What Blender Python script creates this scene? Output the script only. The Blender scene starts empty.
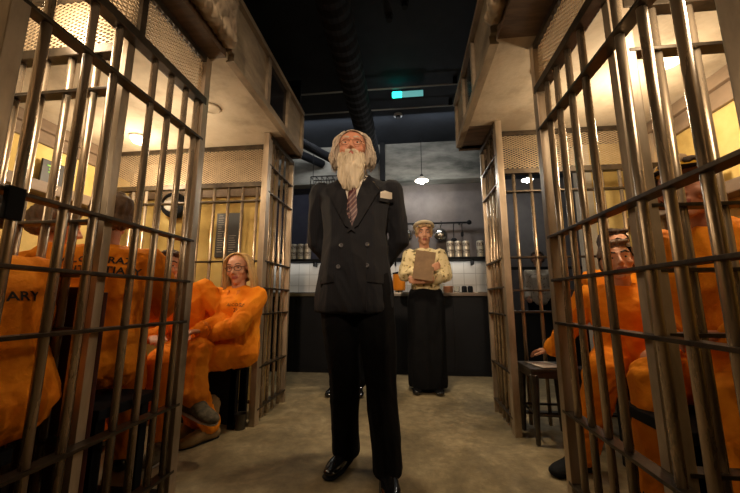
import bpy, bmesh, math, random
import numpy as np
from mathutils import Vector, Matrix, noise
from mathutils.bvhtree import BVHTree
random.seed(7)
S = bpy.context.scene
C = S.collection
PI = math.pi
V = Vector

# ------------------------------------------------------------------ materials
def newmat(name):
    m = bpy.data.materials.new(name); m.use_nodes = True
    n = m.node_tree.nodes; b = n['Principled BSDF']
    return m, n, m.node_tree.links, b

def plain(name, col, rough=.6, metal=0., emit=None, es=0., spec=None, coat=0.):
    m, n, l, b = newmat(name)
    b.inputs['Base Color'].default_value = (*col, 1); b.inputs['Roughness'].default_value = rough
    b.inputs['Metallic'].default_value = metal
    if spec is not None: b.inputs['Specular IOR Level'].default_value = spec
    if coat: b.inputs['Coat Weight'].default_value = coat
    if emit: b.inputs['Emission Color'].default_value = (*emit, 1); b.inputs['Emission Strength'].default_value = es
    return m

def mottled(name, c1, c2, scale=5, rough=.7, metal=0., bump=.2, detail=8, stretch=(1, 1, 1), c3=None, spec=None, bscale=None, rvar=0., lo=.35, hi=.65):
    m, n, l, b = newmat(name)
    tc = n.new('ShaderNodeTexCoord'); mp = n.new('ShaderNodeMapping'); mp.inputs['Scale'].default_value = stretch
    l.new(tc.outputs['Object'], mp.inputs['Vector'])
    nz = n.new('ShaderNodeTexNoise'); nz.inputs['Scale'].default_value = scale; nz.inputs['Detail'].default_value = detail; nz.inputs['Roughness'].default_value = .62
    l.new(mp.outputs[0], nz.inputs['Vector'])
    cr = n.new('ShaderNodeValToRGB'); cr.color_ramp.elements[0].color = (*c1, 1); cr.color_ramp.elements[1].color = (*c2, 1)
    cr.color_ramp.elements[0].position = lo; cr.color_ramp.elements[1].position = hi
    if c3: e = cr.color_ramp.elements.new((lo + hi) / 2); e.color = (*c3, 1)
    l.new(nz.outputs['Fac'], cr.inputs[0]); l.new(cr.outputs[0], b.inputs['Base Color'])
    b.inputs['Roughness'].default_value = rough; b.inputs['Metallic'].default_value = metal
    if spec is not None: b.inputs['Specular IOR Level'].default_value = spec
    if rvar:
        mr = n.new('ShaderNodeMapRange'); mr.inputs['To Min'].default_value = rough - rvar; mr.inputs['To Max'].default_value = rough + rvar
        l.new(nz.outputs['Fac'], mr.inputs['Value']); l.new(mr.outputs[0], b.inputs['Roughness'])
    if bump:
        n2 = n.new('ShaderNodeTexNoise'); n2.inputs['Scale'].default_value = bscale or scale * 4; n2.inputs['Detail'].default_value = 6
        l.new(mp.outputs[0], n2.inputs['Vector'])
        bp = n.new('ShaderNodeBump'); bp.inputs['Strength'].default_value = bump; bp.inputs['Distance'].default_value = .01
        l.new(n2.outputs['Fac'], bp.inputs['Height']); l.new(bp.outputs[0], b.inputs['Normal'])
    return m

def floor_mat():
    m, n, l, b = newmat('worn concrete')
    tc = n.new('ShaderNodeTexCoord')
    def nz(s, d, r=.6, dist=0.):
        a = n.new('ShaderNodeTexNoise'); a.inputs['Scale'].default_value = s; a.inputs['Detail'].default_value = d
        a.inputs['Roughness'].default_value = r; a.inputs['Distortion'].default_value = dist
        l.new(tc.outputs['Object'], a.inputs['Vector']); return a
    big = nz(2.6, 6, .65, .6); fine = nz(16, 8, .7)
    cr = n.new('ShaderNodeValToRGB'); e = cr.color_ramp.elements
    e[0].position = .3; e[0].color = (.10, .08, .045, 1); e[1].position = .68; e[1].color = (.52, .42, .25, 1)
    k = e.new(.5); k.color = (.27, .215, .12, 1)
    mx = n.new('ShaderNodeMix'); mx.data_type = 'FLOAT'; mx.inputs[0].default_value = .35
    l.new(big.outputs['Fac'], mx.inputs[2]); l.new(fine.outputs['Fac'], mx.inputs[3])
    l.new(mx.outputs[0], cr.inputs[0]); l.new(cr.outputs[0], b.inputs['Base Color'])
    mr = n.new('ShaderNodeMapRange'); mr.inputs['To Min'].default_value = .42; mr.inputs['To Max'].default_value = .8
    l.new(big.outputs['Fac'], mr.inputs['Value']); l.new(mr.outputs[0], b.inputs['Roughness'])
    bp = n.new('ShaderNodeBump'); bp.inputs['Strength'].default_value = .3; bp.inputs['Distance'].default_value = .01
    l.new(fine.outputs['Fac'], bp.inputs['Height']); l.new(bp.outputs[0], b.inputs['Normal'])
    return m

def tile_mat():
    m, n, l, b = newmat('white wall tiles')
    tc = n.new('ShaderNodeTexCoord'); mp = n.new('ShaderNodeMapping'); mp.inputs['Rotation'].default_value = (PI / 2, 0, 0)
    l.new(tc.outputs['Object'], mp.inputs['Vector'])
    br = n.new('ShaderNodeTexBrick'); br.offset = 0; br.inputs['Scale'].default_value = 1
    br.inputs['Brick Width'].default_value = .15; br.inputs['Row Height'].default_value = .15; br.inputs['Mortar Size'].default_value = .004
    br.inputs['Color1'].default_value = (.50, .50, .49, 1); br.inputs['Color2'].default_value = (.6, .6, .58, 1); br.inputs['Mortar'].default_value = (.36, .36, .35, 1)
    l.new(mp.outputs[0], br.inputs['Vector']); l.new(br.outputs['Color'], b.inputs['Base Color'])
    b.inputs['Roughness'].default_value = .2
    return m

def stripe_mat(name, c1, c2, scale, rough=.8, axis=(1, 0, 1), width=.5):
    m, n, l, b = newmat(name)
    tc = n.new('ShaderNodeTexCoord'); mp = n.new('ShaderNodeMapping')
    l.new(tc.outputs['Object'], mp.inputs['Vector'])
    w = n.new('ShaderNodeTexWave'); w.inputs['Scale'].default_value = scale
    w.bands_direction = 'DIAGONAL' if axis != 'X' else 'X'
    cr = n.new('ShaderNodeValToRGB'); cr.color_ramp.interpolation = 'CONSTANT'
    cr.color_ramp.elements[0].color = (*c1, 1); cr.color_ramp.elements[1].position = width; cr.color_ramp.elements[1].color = (*c2, 1)
    l.new(mp.outputs[0], w.inputs['Vector']); l.new(w.outputs['Fac'], cr.inputs[0]); l.new(cr.outputs[0], b.inputs['Base Color'])
    b.inputs['Roughness'].default_value = rough
    return m

M = {}
M['steel'] = mottled('brushed bar steel', (.34, .26, .18), (.62, .49, .35), 14, .27, .66, .12, stretch=(1, 1, .12), rvar=.1)
M['post'] = mottled('worn steel post', (.30, .235, .165), (.60, .48, .35), 9, .38, .5, .15, stretch=(1, 1, .25), rvar=.12)
M['rail'] = mottled('dark flat bar steel', (.035, .027, .02), (.10, .075, .05), 10, .42, .7, .1)
M['screen'] = mottled('expanded metal', (.5, .38, .24), (.66, .5, .32), 20, .5, .3, 0)
M['plaster'] = mottled('stained plaster ceiling', (.32, .26, .18), (.54, .46, .34), 3.2, .85, 0, .25, c3=(.47, .39, .28), bscale=30)
M['plaster_b'] = mottled('raw plaster board', (.20, .15, .10), (.38, .30, .2), 6, .85, 0, .5, bscale=25)
M['shade_brown'] = mottled('brown painted shade', (.075, .045, .028), (.16, .10, .06), 5, .6, 0, .2, stretch=(1, 6, 1))  # brown tone paints in the shade on the ceiling undersides
M['fascia'] = mottled('painted timber fascia', (.16, .12, .08), (.34, .27, .18), 8, .6, 0, .3, stretch=(1, .4, 1))
M['fascia_dark'] = plain('dark lacquered panel', (.012, .011, .012), .18)
M['yellow'] = mottled('old yellow plaster', (.40, .27, .075), (.66, .50, .19), 2.3, .85, 0, .4, c3=(.57, .41, .13), bscale=18)
M['timber'] = mottled('brown moulding', (.12, .08, .05), (.24, .17, .11), 6, .6, 0, .2, stretch=(1, .3, 1))
M['floor'] = floor_mat()
M['tiles'] = tile_mat()
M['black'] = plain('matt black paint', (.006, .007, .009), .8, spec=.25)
M['ceil'] = mottled('black painted soffit', (.008, .013, .022), (.018, .026, .040), 2, .9, 0, .2)
M['bargrey'] = mottled('grey plaster', (.115, .10, .10), (.18, .16, .155), 2.5, .85, 0, .2)
M['navy'] = mottled('navy painted wall', (.026, .030, .06), (.045, .05, .085), 3, .8, 0, .2)
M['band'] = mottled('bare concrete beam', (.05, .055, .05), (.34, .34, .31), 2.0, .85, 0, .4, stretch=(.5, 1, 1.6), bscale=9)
M['duct'] = mottled('dark ribbed duct', (.005, .006, .009), (.009, .011, .015), 8, .8, 0, .2, spec=.2)
M['counter'] = mottled('black counter front', (.004, .005, .008), (.007, .009, .013), 3, .6, 0, .1, spec=.25)
M['steeltop'] = plain('worktop steel', (.3, .28, .25), .3, .9)
M['chrome'] = plain('polished steel', (.5, .48, .45), .18, .95)
M['whitepaint'] = mottled('off white paint', (.5, .47, .4), (.62, .59, .52), 6, .6, 0, .1)
M['can'] = plain('tin', (.62, .58, .48), .35, .5)
M['canlabel'] = mottled('can label', (.10, .08, .06), (.55, .48, .38), 60, .6, 0, 0, detail=1)
M['orange'] = mottled('orange cotton', (.86, .24, .010), (.97, .33, .016), 9, .8, 0, .35, bscale=60, spec=.2)
M['orange_s'] = plain('stitched orange hem', (.70, .19, .008), .8)
M['ink'] = plain('black printed ink', (.02, .012, .01), .8)
M['skin'] = mottled('skin', (.56, .27, .16), (.68, .36, .23), 14, .5, 0, .15, bscale=90)
M['skin_r'] = mottled('ruddy skin', (.55, .22, .125), (.68, .31, .19), 16, .48, 0, .2, bscale=80)
M['lip'] = plain('lips', (.42, .12, .09), .45)
M['eye'] = plain('eye white', (.7, .66, .6), .15)
M['iris'] = plain('iris', (.04, .03, .025), .1)
M['suit'] = stripe_mat('navy pinstripe wool', (.0028, .004, .0085), (.007, .009, .016), 24, .85, 'X', .965)
M['lapel'] = plain('navy wool lapel', (.005, .0055, .009), .7, spec=.3)
M['blackcloth'] = mottled('black trousers wool', (.003, .0035, .005), (.006, .0065, .008), 12, .9, 0, .2, spec=.15)
M['shirt'] = mottled('white shirt cotton', (.66, .6, .5), (.74, .68, .58), 8, .8, 0, .1)
M['tie'] = stripe_mat('striped silk tie', (.07, .012, .018), (.22, .12, .10), 22, .5, 'D', .7)
M['beard'] = mottled('pale grey beard', (.50, .41, .28), (.74, .64, .48), 30, .8, 0, .3, stretch=(1, 1, .1))
M['greyhair'] = mottled('grey wavy hair', (.30, .25, .19), (.70, .60, .47), 30, .75, 0, .3, stretch=(1, 1, .15))
M['blonde'] = mottled('blonde hair', (.50, .30, .10), (.78, .54, .24), 30, .6, 0, .3, stretch=(1, 1, .15))
M['brownhair'] = mottled('dark brown hair', (.03, .018, .012), (.08, .045, .028), 30, .6, 0, .3)
M['midhair'] = mottled('brown hair', (.09, .05, .028), (.17, .10, .055), 30, .6, 0, .3)
M['leather'] = plain('polished black leather', (.008, .008, .009), .14, coat=.5)
M['gold'] = plain('wire frame', (.35, .25, .15), .25, .9)
M['creamprint'] = mottled('cream patterned blouse', (.16, .12, .05), (.74, .62, .36), 26, .8, 0, .1, detail=2, c3=(.70, .56, .28), lo=.36, hi=.5)
M['cream'] = plain('cream fabric', (.66, .56, .38), .8)
M['folder'] = mottled('brown leather folder', (.15, .085, .035), (.24, .14, .06), 8, .6, 0, .2)
M['sneaker'] = mottled('olive canvas', (.07, .06, .04), (.20, .17, .11), 30, .8, 0, .2)
M['whiterub'] = plain('white rubber', (.55, .52, .46), .6)
M['tan'] = mottled('tan suede', (.17, .105, .04), (.28, .18, .075), 9, .85, 0, .3)
M['maroon'] = mottled('maroon painted board', (.07, .016, .012), (.12, .03, .02), 5, .6, 0, .2)
M['metalstool'] = mottled('gunmetal sheet', (.05, .045, .04), (.11, .10, .085), 9, .4, .7, .1)
M['paper'] = plain('printed paper', (.62, .58, .54), .7)
M['board'] = plain('black board', (.018, .017, .016), .5)
M['chalk'] = plain('pale print', (.5, .46, .38), .7)
M['green'] = plain('green print', (.18, .5, .06), .6)
M['yellowcap'] = plain('yellow cotton', (.80, .42, .02), .8)
M['beige'] = plain('beige cotton', (.60, .42, .25), .8)
M['glowgreen'] = plain('green exit panel', (0, .3, .25), .4, emit=(.02, 1, .72), es=5)
M['glowpale'] = plain('pale exit panel', (.2, .4, .38), .4, emit=(.18, .62, .60), es=.55)
M['lampglow'] = plain('lit lamp glass', (1, .8, .6), .4, emit=(1, .74, .42), es=10)
M['bulb'] = plain('lit bulb', (1, 1, .9), .4, emit=(.95, .97, .9), es=110)
M['orangejuice'] = plain('orange juice', (.85, .28, .02), .2)
M['cablegrey'] = plain('pale conduit', (.36, .4, .44), .5)

mg, n_, l_, b_ = newmat('clear glass'); b_.inputs['Transmission Weight'].default_value = 1; b_.inputs['Roughness'].default_value = .03
b_.inputs['Base Color'].default_value = (.95, .95, .9, 1); M['glass'] = mg

# ------------------------------------------------------------------ helpers
def tag(o, label, cat, group=None, kind=None):
    o['label'] = label; o['category'] = cat
    if group: o['group'] = group
    if kind: o['kind'] = kind
    return o

def thing(name, label, cat, loc=(0, 0, 0), rz=0, group=None):
    o = bpy.data.objects.new(name, None); C.objects.link(o); o.location = loc; o.rotation_euler = (0, 0, rz)
    o.empty_display_size = .1
    return tag(o, label, cat, group)

def obj(name, bm, mat, parent=None, smooth=False, loc=None):
    me = bpy.data.meshes.new(name)
    if isinstance(bm, bmesh.types.BMesh):
        bm.to_mesh(me); bm.free()
    else: me = bm; me.name = name
    for mm in (mat if isinstance(mat, (list, tuple)) else [mat]): me.materials.append(mm)
    if smooth:
        for p in me.polygons: p.use_smooth = True
    o = bpy.data.objects.new(name, me); C.objects.link(o)
    if parent: o.parent = parent
    if loc: o.location = loc
    return o

def struct(name, bm, mat, **k):
    o = obj(name, bm, mat, **k); o['kind'] = 'structure'; return o

def box(bm, c, d, rot=None, bev=0.):
    t = bmesh.new(); bmesh.ops.create_cube(t, size=1)
    bmesh.ops.scale(t, vec=d, verts=t.verts)
    if bev: bmesh.ops.bevel(t, geom=t.edges[:], offset=bev, segments=2, affect='EDGES', profile=.7)
    if rot is not None: bmesh.ops.transform(t, matrix=rot, verts=t.verts)
    bmesh.ops.translate(t, vec=c, verts=t.verts)
    me = bpy.data.meshes.new('t'); t.to_mesh(me); t.free(); bm.from_mesh(me); bpy.data.meshes.remove(me)
    return bm

def B(c, d, rot=None, bev=0.): return box(bmesh.new(), c, d, rot, bev)
def B2(lo, hi, bev=0.): return B([(a + b) / 2 for a, b in zip(lo, hi)], [abs(b - a) for a, b in zip(lo, hi)], None, bev)

def align(d, up=V((0, 0, 1))):
    z = V(d).normalized(); x = up.cross(z)
    if x.length < 1e-4: x = V((1, 0, 0))
    x.normalize(); y = z.cross(x)
    return Matrix((x, y, z)).transposed()

def tube(bm, pts, r, seg=12, closed=False, caps=True):
    pts = [V(p) for p in pts]; rings = []; n = len(pts)
    rs = r if isinstance(r, (list, tuple)) else [r] * n
    px = None
    for i, p in enumerate(pts):
        if closed: d = pts[(i + 1) % n] - pts[i - 1]
        else: d = pts[min(i + 1, n - 1)] - pts[max(i - 1, 0)]
        z = d.normalized()
        if px is None:
            px = V((0, 0, 1)).cross(z)
            if px.length < .05: px = V((1, 0, 0)).cross(z)
        px = (px - z * px.dot(z)).normalized(); py = z.cross(px)
        rings.append([bm.verts.new(p + (px * math.cos(a) + py * math.sin(a)) * rs[i]) for a in [2 * PI * k / seg for k in range(seg)]])
    m = n if closed else n - 1
    for i in range(m):
        a, b = rings[i], rings[(i + 1) % n]
        for k in range(seg): bm.faces.new((a[k], a[(k + 1) % seg], b[(k + 1) % seg], b[k]))
    if caps and not closed:
        bm.faces.new(rings[0][::-1]); bm.faces.new(rings[-1])
    return bm
def T(pts, r, seg=12, closed=False): return tube(bmesh.new(), pts, r, seg, closed)

def lathe(bm, prof, c=(0, 0, 0), seg=24):
    rings = []
    for r, z in prof:
        rings.append([bm.verts.new((c[0] + r * math.cos(2 * PI * k / seg), c[1] + r * math.sin(2 * PI * k / seg), c[2] + z)) for k in range(seg)])
    for a, b in zip(rings, rings[1:]):
        for k in range(seg): bm.faces.new((a[k], a[(k + 1) % seg], b[(k + 1) % seg], b[k]))
    bm.faces.new(rings[0][::-1]); bm.faces.new(rings[-1])
    return bm
def L(prof, c=(0, 0, 0), seg=24): return lathe(bmesh.new(), prof, c, seg)

# unit sphere points for hulls
def _sph():
    t = bmesh.new(); bmesh.ops.create_icosphere(t, subdivisions=2, radius=1); a = [v.co.copy() for v in t.verts]; t.free(); return a
SP = _sph()
def E(c, r, rot=None):
    r = (r, r, r) if isinstance(r, (int, float)) else r
    return (V(c), r, rot)
def hull_into(bm, ells):
    t = bmesh.new()
    for c, r, rot in ells:
        for p in SP:
            q = V((p.x * r[0], p.y * r[1], p.z * r[2]))
            if rot is not None: q = rot @ q
            t.verts.new(q + c)
    res = bmesh.ops.convex_hull(t, input=t.verts)
    junk = [g for g in res['geom_interior'] if isinstance(g, bmesh.types.BMVert)]
    bmesh.ops.delete(t, geom=junk, context='VERTS')
    loose = [v for v in t.verts if not v.link_faces]
    bmesh.ops.delete(t, geom=loose, context='VERTS')
    bmesh.ops.recalc_face_normals(t, faces=t.faces)
    me = bpy.data.meshes.new('t'); t.to_mesh(me); t.free(); bm.from_mesh(me); bpy.data.meshes.remove(me)

def blob(prims, voxel, smooth=3, disp=None):
    """union of hulls, remeshed to one continuous surface"""
    bm = bmesh.new()
    for h in prims: hull_into(bm, h)
    me = bpy.data.meshes.new('b'); bm.to_mesh(me); bm.free()
    o = bpy.data.objects.new('b', me); C.objects.link(o)
    md = o.modifiers.new('r', 'REMESH'); md.mode = 'VOXEL'; md.voxel_size = voxel; md.use_smooth_shade = True
    if smooth: s = o.modifiers.new('s', 'SMOOTH'); s.factor = .5; s.iterations = smooth
    dg = bpy.context.evaluated_depsgraph_get(); dg.update()
    out = bpy.data.meshes.new_from_object(o.evaluated_get(dg))
    bpy.data.objects.remove(o); bpy.data.meshes.remove(me)
    for p in out.polygons: p.use_smooth = True
    if disp:
        vs = out.vertices; nr = [v.normal.copy() for v in vs]
        for v, n in zip(vs, nr): v.co += n * disp(v.co, n)
    out.materials.clear()
    return out

def bvh_of(me):
    return BVHTree.FromPolygons([v.co.copy() for v in me.vertices], [tuple(p.vertices) for p in me.polygons])

def wrinkle(amp, sc=9., seed=0., zs=.6):
    def f(co, n):
        p = V((co.x * sc + seed, co.y * sc, co.z * sc * zs + seed))
        q = p + V((noise.noise(p * .7), noise.noise(p * .7 + V((5, 2, 1))), 0)) * 1.3
        a = 1 - abs(noise.noise(q) * 2.2); b = 1 - abs(noise.noise(q * 2.3 + V((9, 9, 9))) * 2)
        return amp * ((a - .5) + .4 * (b - .5))
    return f
def strands(amp, sc=60.):
    def f(co, n): return amp * noise.noise(V((co.x * sc, co.y * sc, co.z * sc * .18)))
    return f

def patch(outline, bvh, origin_y, dirn, off, thick, step=.012, axes='xz'):
    """cloth patch: outline in (x,z), thrown along dirn (0,+-1,0) on to a surface"""
    bm = bmesh.new()
    vs = [bm.verts.new((x, 0, z)) for x, z in outline]; bm.faces.new(vs)
    bmesh.ops.triangulate(bm, faces=bm.faces)
    for _ in range(7):
        es = [e for e in bm.edges if e.calc_length() > step]
        if not es: break
        bmesh.ops.subdivide_edges(bm, edges=es, cuts=1); bmesh.ops.triangulate(bm, faces=[f for f in bm.faces if len(f.verts) > 3])
    d = V(dirn)
    last = None
    for v in bm.verts:
        o = V((v.co.x, origin_y, v.co.z)); hit = bvh.ray_cast(o, d)
        if hit[0] is not None: v.co = hit[0] - d * off; last = v.co.y
        else: v.co.y = last if last is not None else origin_y + d.y * .3
    bmesh.ops.recalc_face_normals(bm, faces=bm.faces)
    # thickness
    ret = bmesh.ops.extrude_face_region(bm, geom=bm.faces[:])
    for g in ret['geom']:
        if isinstance(g, bmesh.types.BMVert): g.co -= d * thick
    bmesh.ops.recalc_face_normals(bm, faces=bm.faces)
    return bm

def text_on(name, body, size, c, right, up, bvh, mat, parent, off=.003, spacing=1.0, bold=.0):
    cu = bpy.data.curves.new('t', 'FONT'); cu.body = body; cu.size = size; cu.align_x = 'CENTER'; cu.align_y = 'CENTER'
    cu.space_character = spacing; cu.offset = bold; cu.resolution_u = 2
    o = bpy.data.objects.new('t', cu); C.objects.link(o)
    dg = bpy.context.evaluated_depsgraph_get(); dg.update()
    me = bpy.data.meshes.new_from_object(o.evaluated_get(dg)); bpy.data.objects.remove(o)
    right = V(right).normalized(); up = V(up).normalized(); nrm = right.cross(up)
    bm = bmesh.new(); bm.from_mesh(me); bpy.data.meshes.remove(me)
    bmesh.ops.triangulate(bm, faces=bm.faces)
    for _ in range(3):
        es = [e for e in bm.edges if e.calc_length() > .012]
        if es: bmesh.ops.subdivide_edges(bm, edges=es, cuts=1); bmesh.ops.triangulate(bm, faces=[f for f in bm.faces if len(f.verts) > 3])
    for v in bm.verts:
        p = V(c) + right * v.co.x + up * v.co.y
        if bvh:
            hit = bvh.ray_cast(p + nrm * .4, -nrm)
            if hit[0] is not None: p = hit[0] + nrm * off
        v.co = p
    return obj(name, bm, mat, parent)

# ------------------------------------------------------------------ camera
cam = bpy.data.cameras.new('camera'); cam.sensor_width = 36; cam.lens = 329 / 740 * 36; cam.clip_start = .02
co = bpy.data.objects.new('camera', cam); C.objects.link(co); S.camera = co
P_, Y_ = math.radians(9.3), math.radians(6.4)
fwd = V((-math.sin(Y_) * math.cos(P_), math.cos(Y_) * math.cos(P_), math.sin(P_))); rgt = V((math.cos(Y_), math.sin(Y_), 0)); upv = rgt.cross(fwd)
co.matrix_world = Matrix.Translation((0, 0, .85)) @ Matrix((rgt, upv, -fwd)).transposed().to_4x4()

# ------------------------------------------------------------------ setting
XL, XR, ZC = -1.07, .68, 2.15
WL, WR = -2.65, 1.85
struct('floor', B2((-4, -2.6, -.1), (4, 7, 0)), M['floor'])
struct('floor', B2((WL, -2.0, 0), (XL - .03, 1.52, .012)), M['black']); struct('floor', B2((XR + .03, -2.0, 0), (WR, 1.62, .012)), M['black'])  # black sheets paint in the darkness low in the cells
struct('ceiling', B2((-4, -2.6, 3.0), (4, 7, 3.1)), M['ceil'])
def cell_ceiling(x0, x1, y0, y1, mat='plaster'):
    return struct('ceiling', B2((x0, y0, ZC), (x1, y1, ZC + .06)), M[mat])
cell_ceiling(WL, -1.10, -.6, 1.5); cell_ceiling(WL, -.955, 1.5, 2.38); cell_ceiling(WL, -1.10, 2.38, 2.50)
cell_ceiling(-1.10, -.955, -.6, 1.5, 'shade_brown')
cell_ceiling(WL, -1.10, 2.50, 2.80, 'shade_brown'); cell_ceiling(-1.10, -.955, 2.38, 2.80, 'shade_brown')
cell_ceiling(.72, WR, -.6, 1.53); cell_ceiling(.475, WR, 1.53, 2.38)
cell_ceiling(.475, .72, -.6, 1.53, 'shade_brown')
cell_ceiling(.72, WR, 2.38, 2.50); cell_ceiling(.72, WR, 2.50, 2.80, 'shade_brown'); cell_ceiling(.475, .72, 2.38, 2.80, 'shade_brown')
# hall walls
struct('wall_left', B2((WL - .1, -2.6, 0), (WL, 4.7, 3.0)), M['yellow'])
struct('wall_right', B2((WR, -2.6, 0), (WR + .1, 2.86, 3.0)), M['yellow'])
struct('wall_front', B2((-4, -2.7, 0), (4, -2.6, 3.0)), M['black'])
struct('wall_cell_left_back', B2((WL, 2.80, 0), (-1.22, 2.90, 2.15)), M['yellow'])
struct('wall_cell_right_back', B2((1.53, 2.80, 0), (WR, 2.86, 2.15)), M['yellow'])
struct('wall_above_left_cell', B2((WL, 2.78, ZC), (-.98, 2.80, 2.95)), M['ceil'])
struct('wall_back', B2((-2.65, 4.5, 0), (1.2, 4.6, 3.0)), M['bargrey'])
struct('wall_back', B2((-2.65, 4.47, .9), (-.55, 4.5, 2.46)), M['navy'])
struct('wall_bay_side', B2((1.1, 4.5, 0), (1.2, 5.9, 3.0)), M['bargrey'])
struct('wall_bay_back', B2((1.1, 5.9, 0), (4, 6.0, 3.0)), M['bargrey'])
struct('wall_bay_right', B2((3.2, 2.86, 0), (3.3, 6, 3.0)), M['bargrey'])
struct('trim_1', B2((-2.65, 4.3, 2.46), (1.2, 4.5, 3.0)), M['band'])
struct('trim_2', B2((1.43, 2.79, 0), (1.535, 2.87, 2.15), .004), M['whitepaint'])
struct('trim_3', B2((-2.6, 4.497 - .03, .96), (1.1, 4.498, 1.36)), M['tiles'])

struct('trim_20', B2((WL, 2.77, 1.80), (-1.22, 2.80, 2.15)), M['timber'])  # dark strip painting in the shade on the wall top behind the mesh
# slab edge fascias: frame rails, stiles and panels
def fascia(x, s, ys, dark, n):
    bm = bmesh.new()
    y0, y1 = ys[0], ys[-1]
    box(bm, (x + s * .012, (y0 + y1) / 2, 2.165), (.045, y1 - y0, .05)); box(bm, (x + s * .012, (y0 + y1) / 2, 2.545), (.06, y1 - y0, .035))
    for y in ys: box(bm, (x + s * .012, y, 2.355), (.04, .045, .34))
    struct('trim_%d' % n, bm, M['fascia'])
    for i, (a, b) in enumerate(zip(ys, ys[1:])):
        struct('trim_%d' % (n + 1 + i), B2((x - .012, a + .02, 2.19), (x + .012, b - .02, 2.53)), M['fascia_dark'] if i in dark else M['fascia'])
fascia(-.955, 1, [1.52, 1.98, 2.36, 2.72], {1}, 4)
fascia(.475, -1, [1.55, 2.0, 2.36, 2.72], {1}, 8)
struct('trim_12', B2((-1.07, 2.70, 2.15), (-.94, 2.76, 2.56)), M['fascia'])
struct('trim_13', B2((.46, 2.70, 2.15), (.66, 2.76, 2.56)), M['fascia'])
def lumpy(x0, x1, yend, n):
    pr = []
    random.seed(n)
    y = -.4
    while y < yend:
        pr.append([E((x0, y, 2.20), .028 + random.random() * .012), E((x1, y + .03, 2.22), .024)])
        y += .045
    pr.append([E((x0, -.4, 2.22), .02), E((x0, yend, 2.22), .02), E((x0, -.4, 2.6), .012), E((x0, yend, 2.6), .012)])
    struct('trim_%d' % n, blob(pr, .009, 2, wrinkle(.008, 22)), M['plaster_b'])
lumpy(-.90, -.95, 1.46, 14); lumpy(.43, .47, 1.46, 15)

# cornices along the side walls, ledges
struct('trim_16', B2((WL, -.6, 2.07), (WL + .06, 2.8, 2.15), .008), M['timber'])
struct('trim_17', B2((WL, -.6, 1.98), (WL + .03, 2.8, 2.07), .006), M['timber'])
struct('trim_18', B2((WR - .06, -.6, 2.07), (WR, 2.8, 2.15), .008), M['timber'])
struct('trim_19', B2((WR - .03, -.6, 1.96), (WR, 2.8, 2.07), .006), M['timber'])

# ------------------------------------------------------------------ bar panels
RZ = [.10, .38, .75, .94, 1.14, 1.68]
def screen_mesh(length, z0, z1, w=.036, h=.018, t=.0019):
    """expanded metal: two families of slanted strips clipped to the rectangle, in the x-z plane"""
    bm = bmesh.new(); k = h / w; H = z1 - z0
    for s in (1, -1):
        c = -length * k if s > 0 else 0
        end = H if s > 0 else H + length * k
        while c < end:
            # line z = c + s*k*x
            xs = []
            xa, xb = (0 - c) / (s * k), (H - c) / (s * k)
            lo, hi = max(0, min(xa, xb)), min(length, max(xa, xb))
            if hi - lo > .004:
                a = V((lo, 0, z0 + c + s * k * lo)); b = V((hi, 0, z0 + c + s * k * hi))
                d = (b - a).normalized(); nn = V((-d.z, 0, d.x)) * t
                o = V((0, t * 1.1, 0)) * (1 if s > 0 else .6)
                q = [bm.verts.new(p) for p in (a - nn - o, b - nn - o, b + nn - o, a + nn - o, a - nn + o, b - nn + o, b + nn + o, a + nn + o)]
                for f in ((0, 1, 2, 3), (7, 6, 5, 4), (0, 4, 5, 1), (2, 6, 7, 3)): bm.faces.new([q[i] for i in f])
            c += h
    return bm

def bar_panel(label, p0, p1, bars, posts=((0, .05), (1, .05)), screen=(1.93, 2.10), header=1.895, rails=RZ, r=.0135, screen_breaks=(), rail_from=0., group=None, inner=1):
    p0 = V((*p0, 0)); p1 = V((*p1, 0)); Ln = (p1 - p0).length; ang = math.atan2(p1.y - p0.y, p1.x - p0.x)
    t = thing('cell_bar_panel', label, 'bars', p0, ang, group)
    for q, w in posts:
        x = q * Ln if q <= 1 else q - 1
        if q > 1: obj('post', B2((x - w / 2, .026 * inner, 0), (x + w / 2, .05 * inner, ZC - .002), .002), M['post'], t)
        else: obj('post', B2((x - w / 2, -.022, 0), (x + w / 2, .022, ZC - .002), .004), M['post'], t)
    top = header
    tt = .0015 if header < 1.85 else .0019
    for x in bars:
        obj('bar', T([(x, 0, .02), (x, 0, top)], r, 16), M['steel'], t, smooth=True)
    for z in rails:
        obj('rail', B2((rail_from, -.024, z - .006), (Ln, .024, z + .006), .002), M['rail'], t)
    obj('header_rail', B2((rail_from, -.025, top - .02), (Ln, .025, top + .02), .003), M['rail'], t)
    if screen:
        obj('top_rail', B2((0, -.02, ZC - .035), (Ln, .02, ZC - .003), .003), M['rail'], t)
        sm = screen_mesh(Ln - .01, top + .02, ZC - .035, t=tt)
        obj('mesh_screen', sm, M['screen'], t)
        for x in screen_breaks: obj('stile', B2((x - .014, -.02, top), (x + .014, .02, ZC - .01), .003), M['rail'], t)
    return t

# near fronts (start at the camera side)
bl = [.76, .89, .99, 1.17, 1.27, 1.37, 1.455]
t = bar_panel('left cell front of steel bars nearest the camera, with mesh above', (XL, .68), (XL, 1.50), [y - .68 for y in bl], posts=((0, .045), (1, .045), (1 + 1.075 - .68, .034)), screen_breaks=(.39,))
obj('lock_box', B2((.035, -.04, 1.06), (.075, -.023, 1.15), .003), M['black'], t)
br = [.79, .90, 1.00, 1.20, 1.305, 1.41, 1.51]
t = bar_panel('right cell front of steel bars nearest the camera, with mesh above', (XR, .655), (XR, 1.60), [y - .655 for y in br], posts=((0, .055), (1, .045), (1 + 1.09 - .655, .034)), screen_breaks=(.41,), inner=-1)
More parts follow.
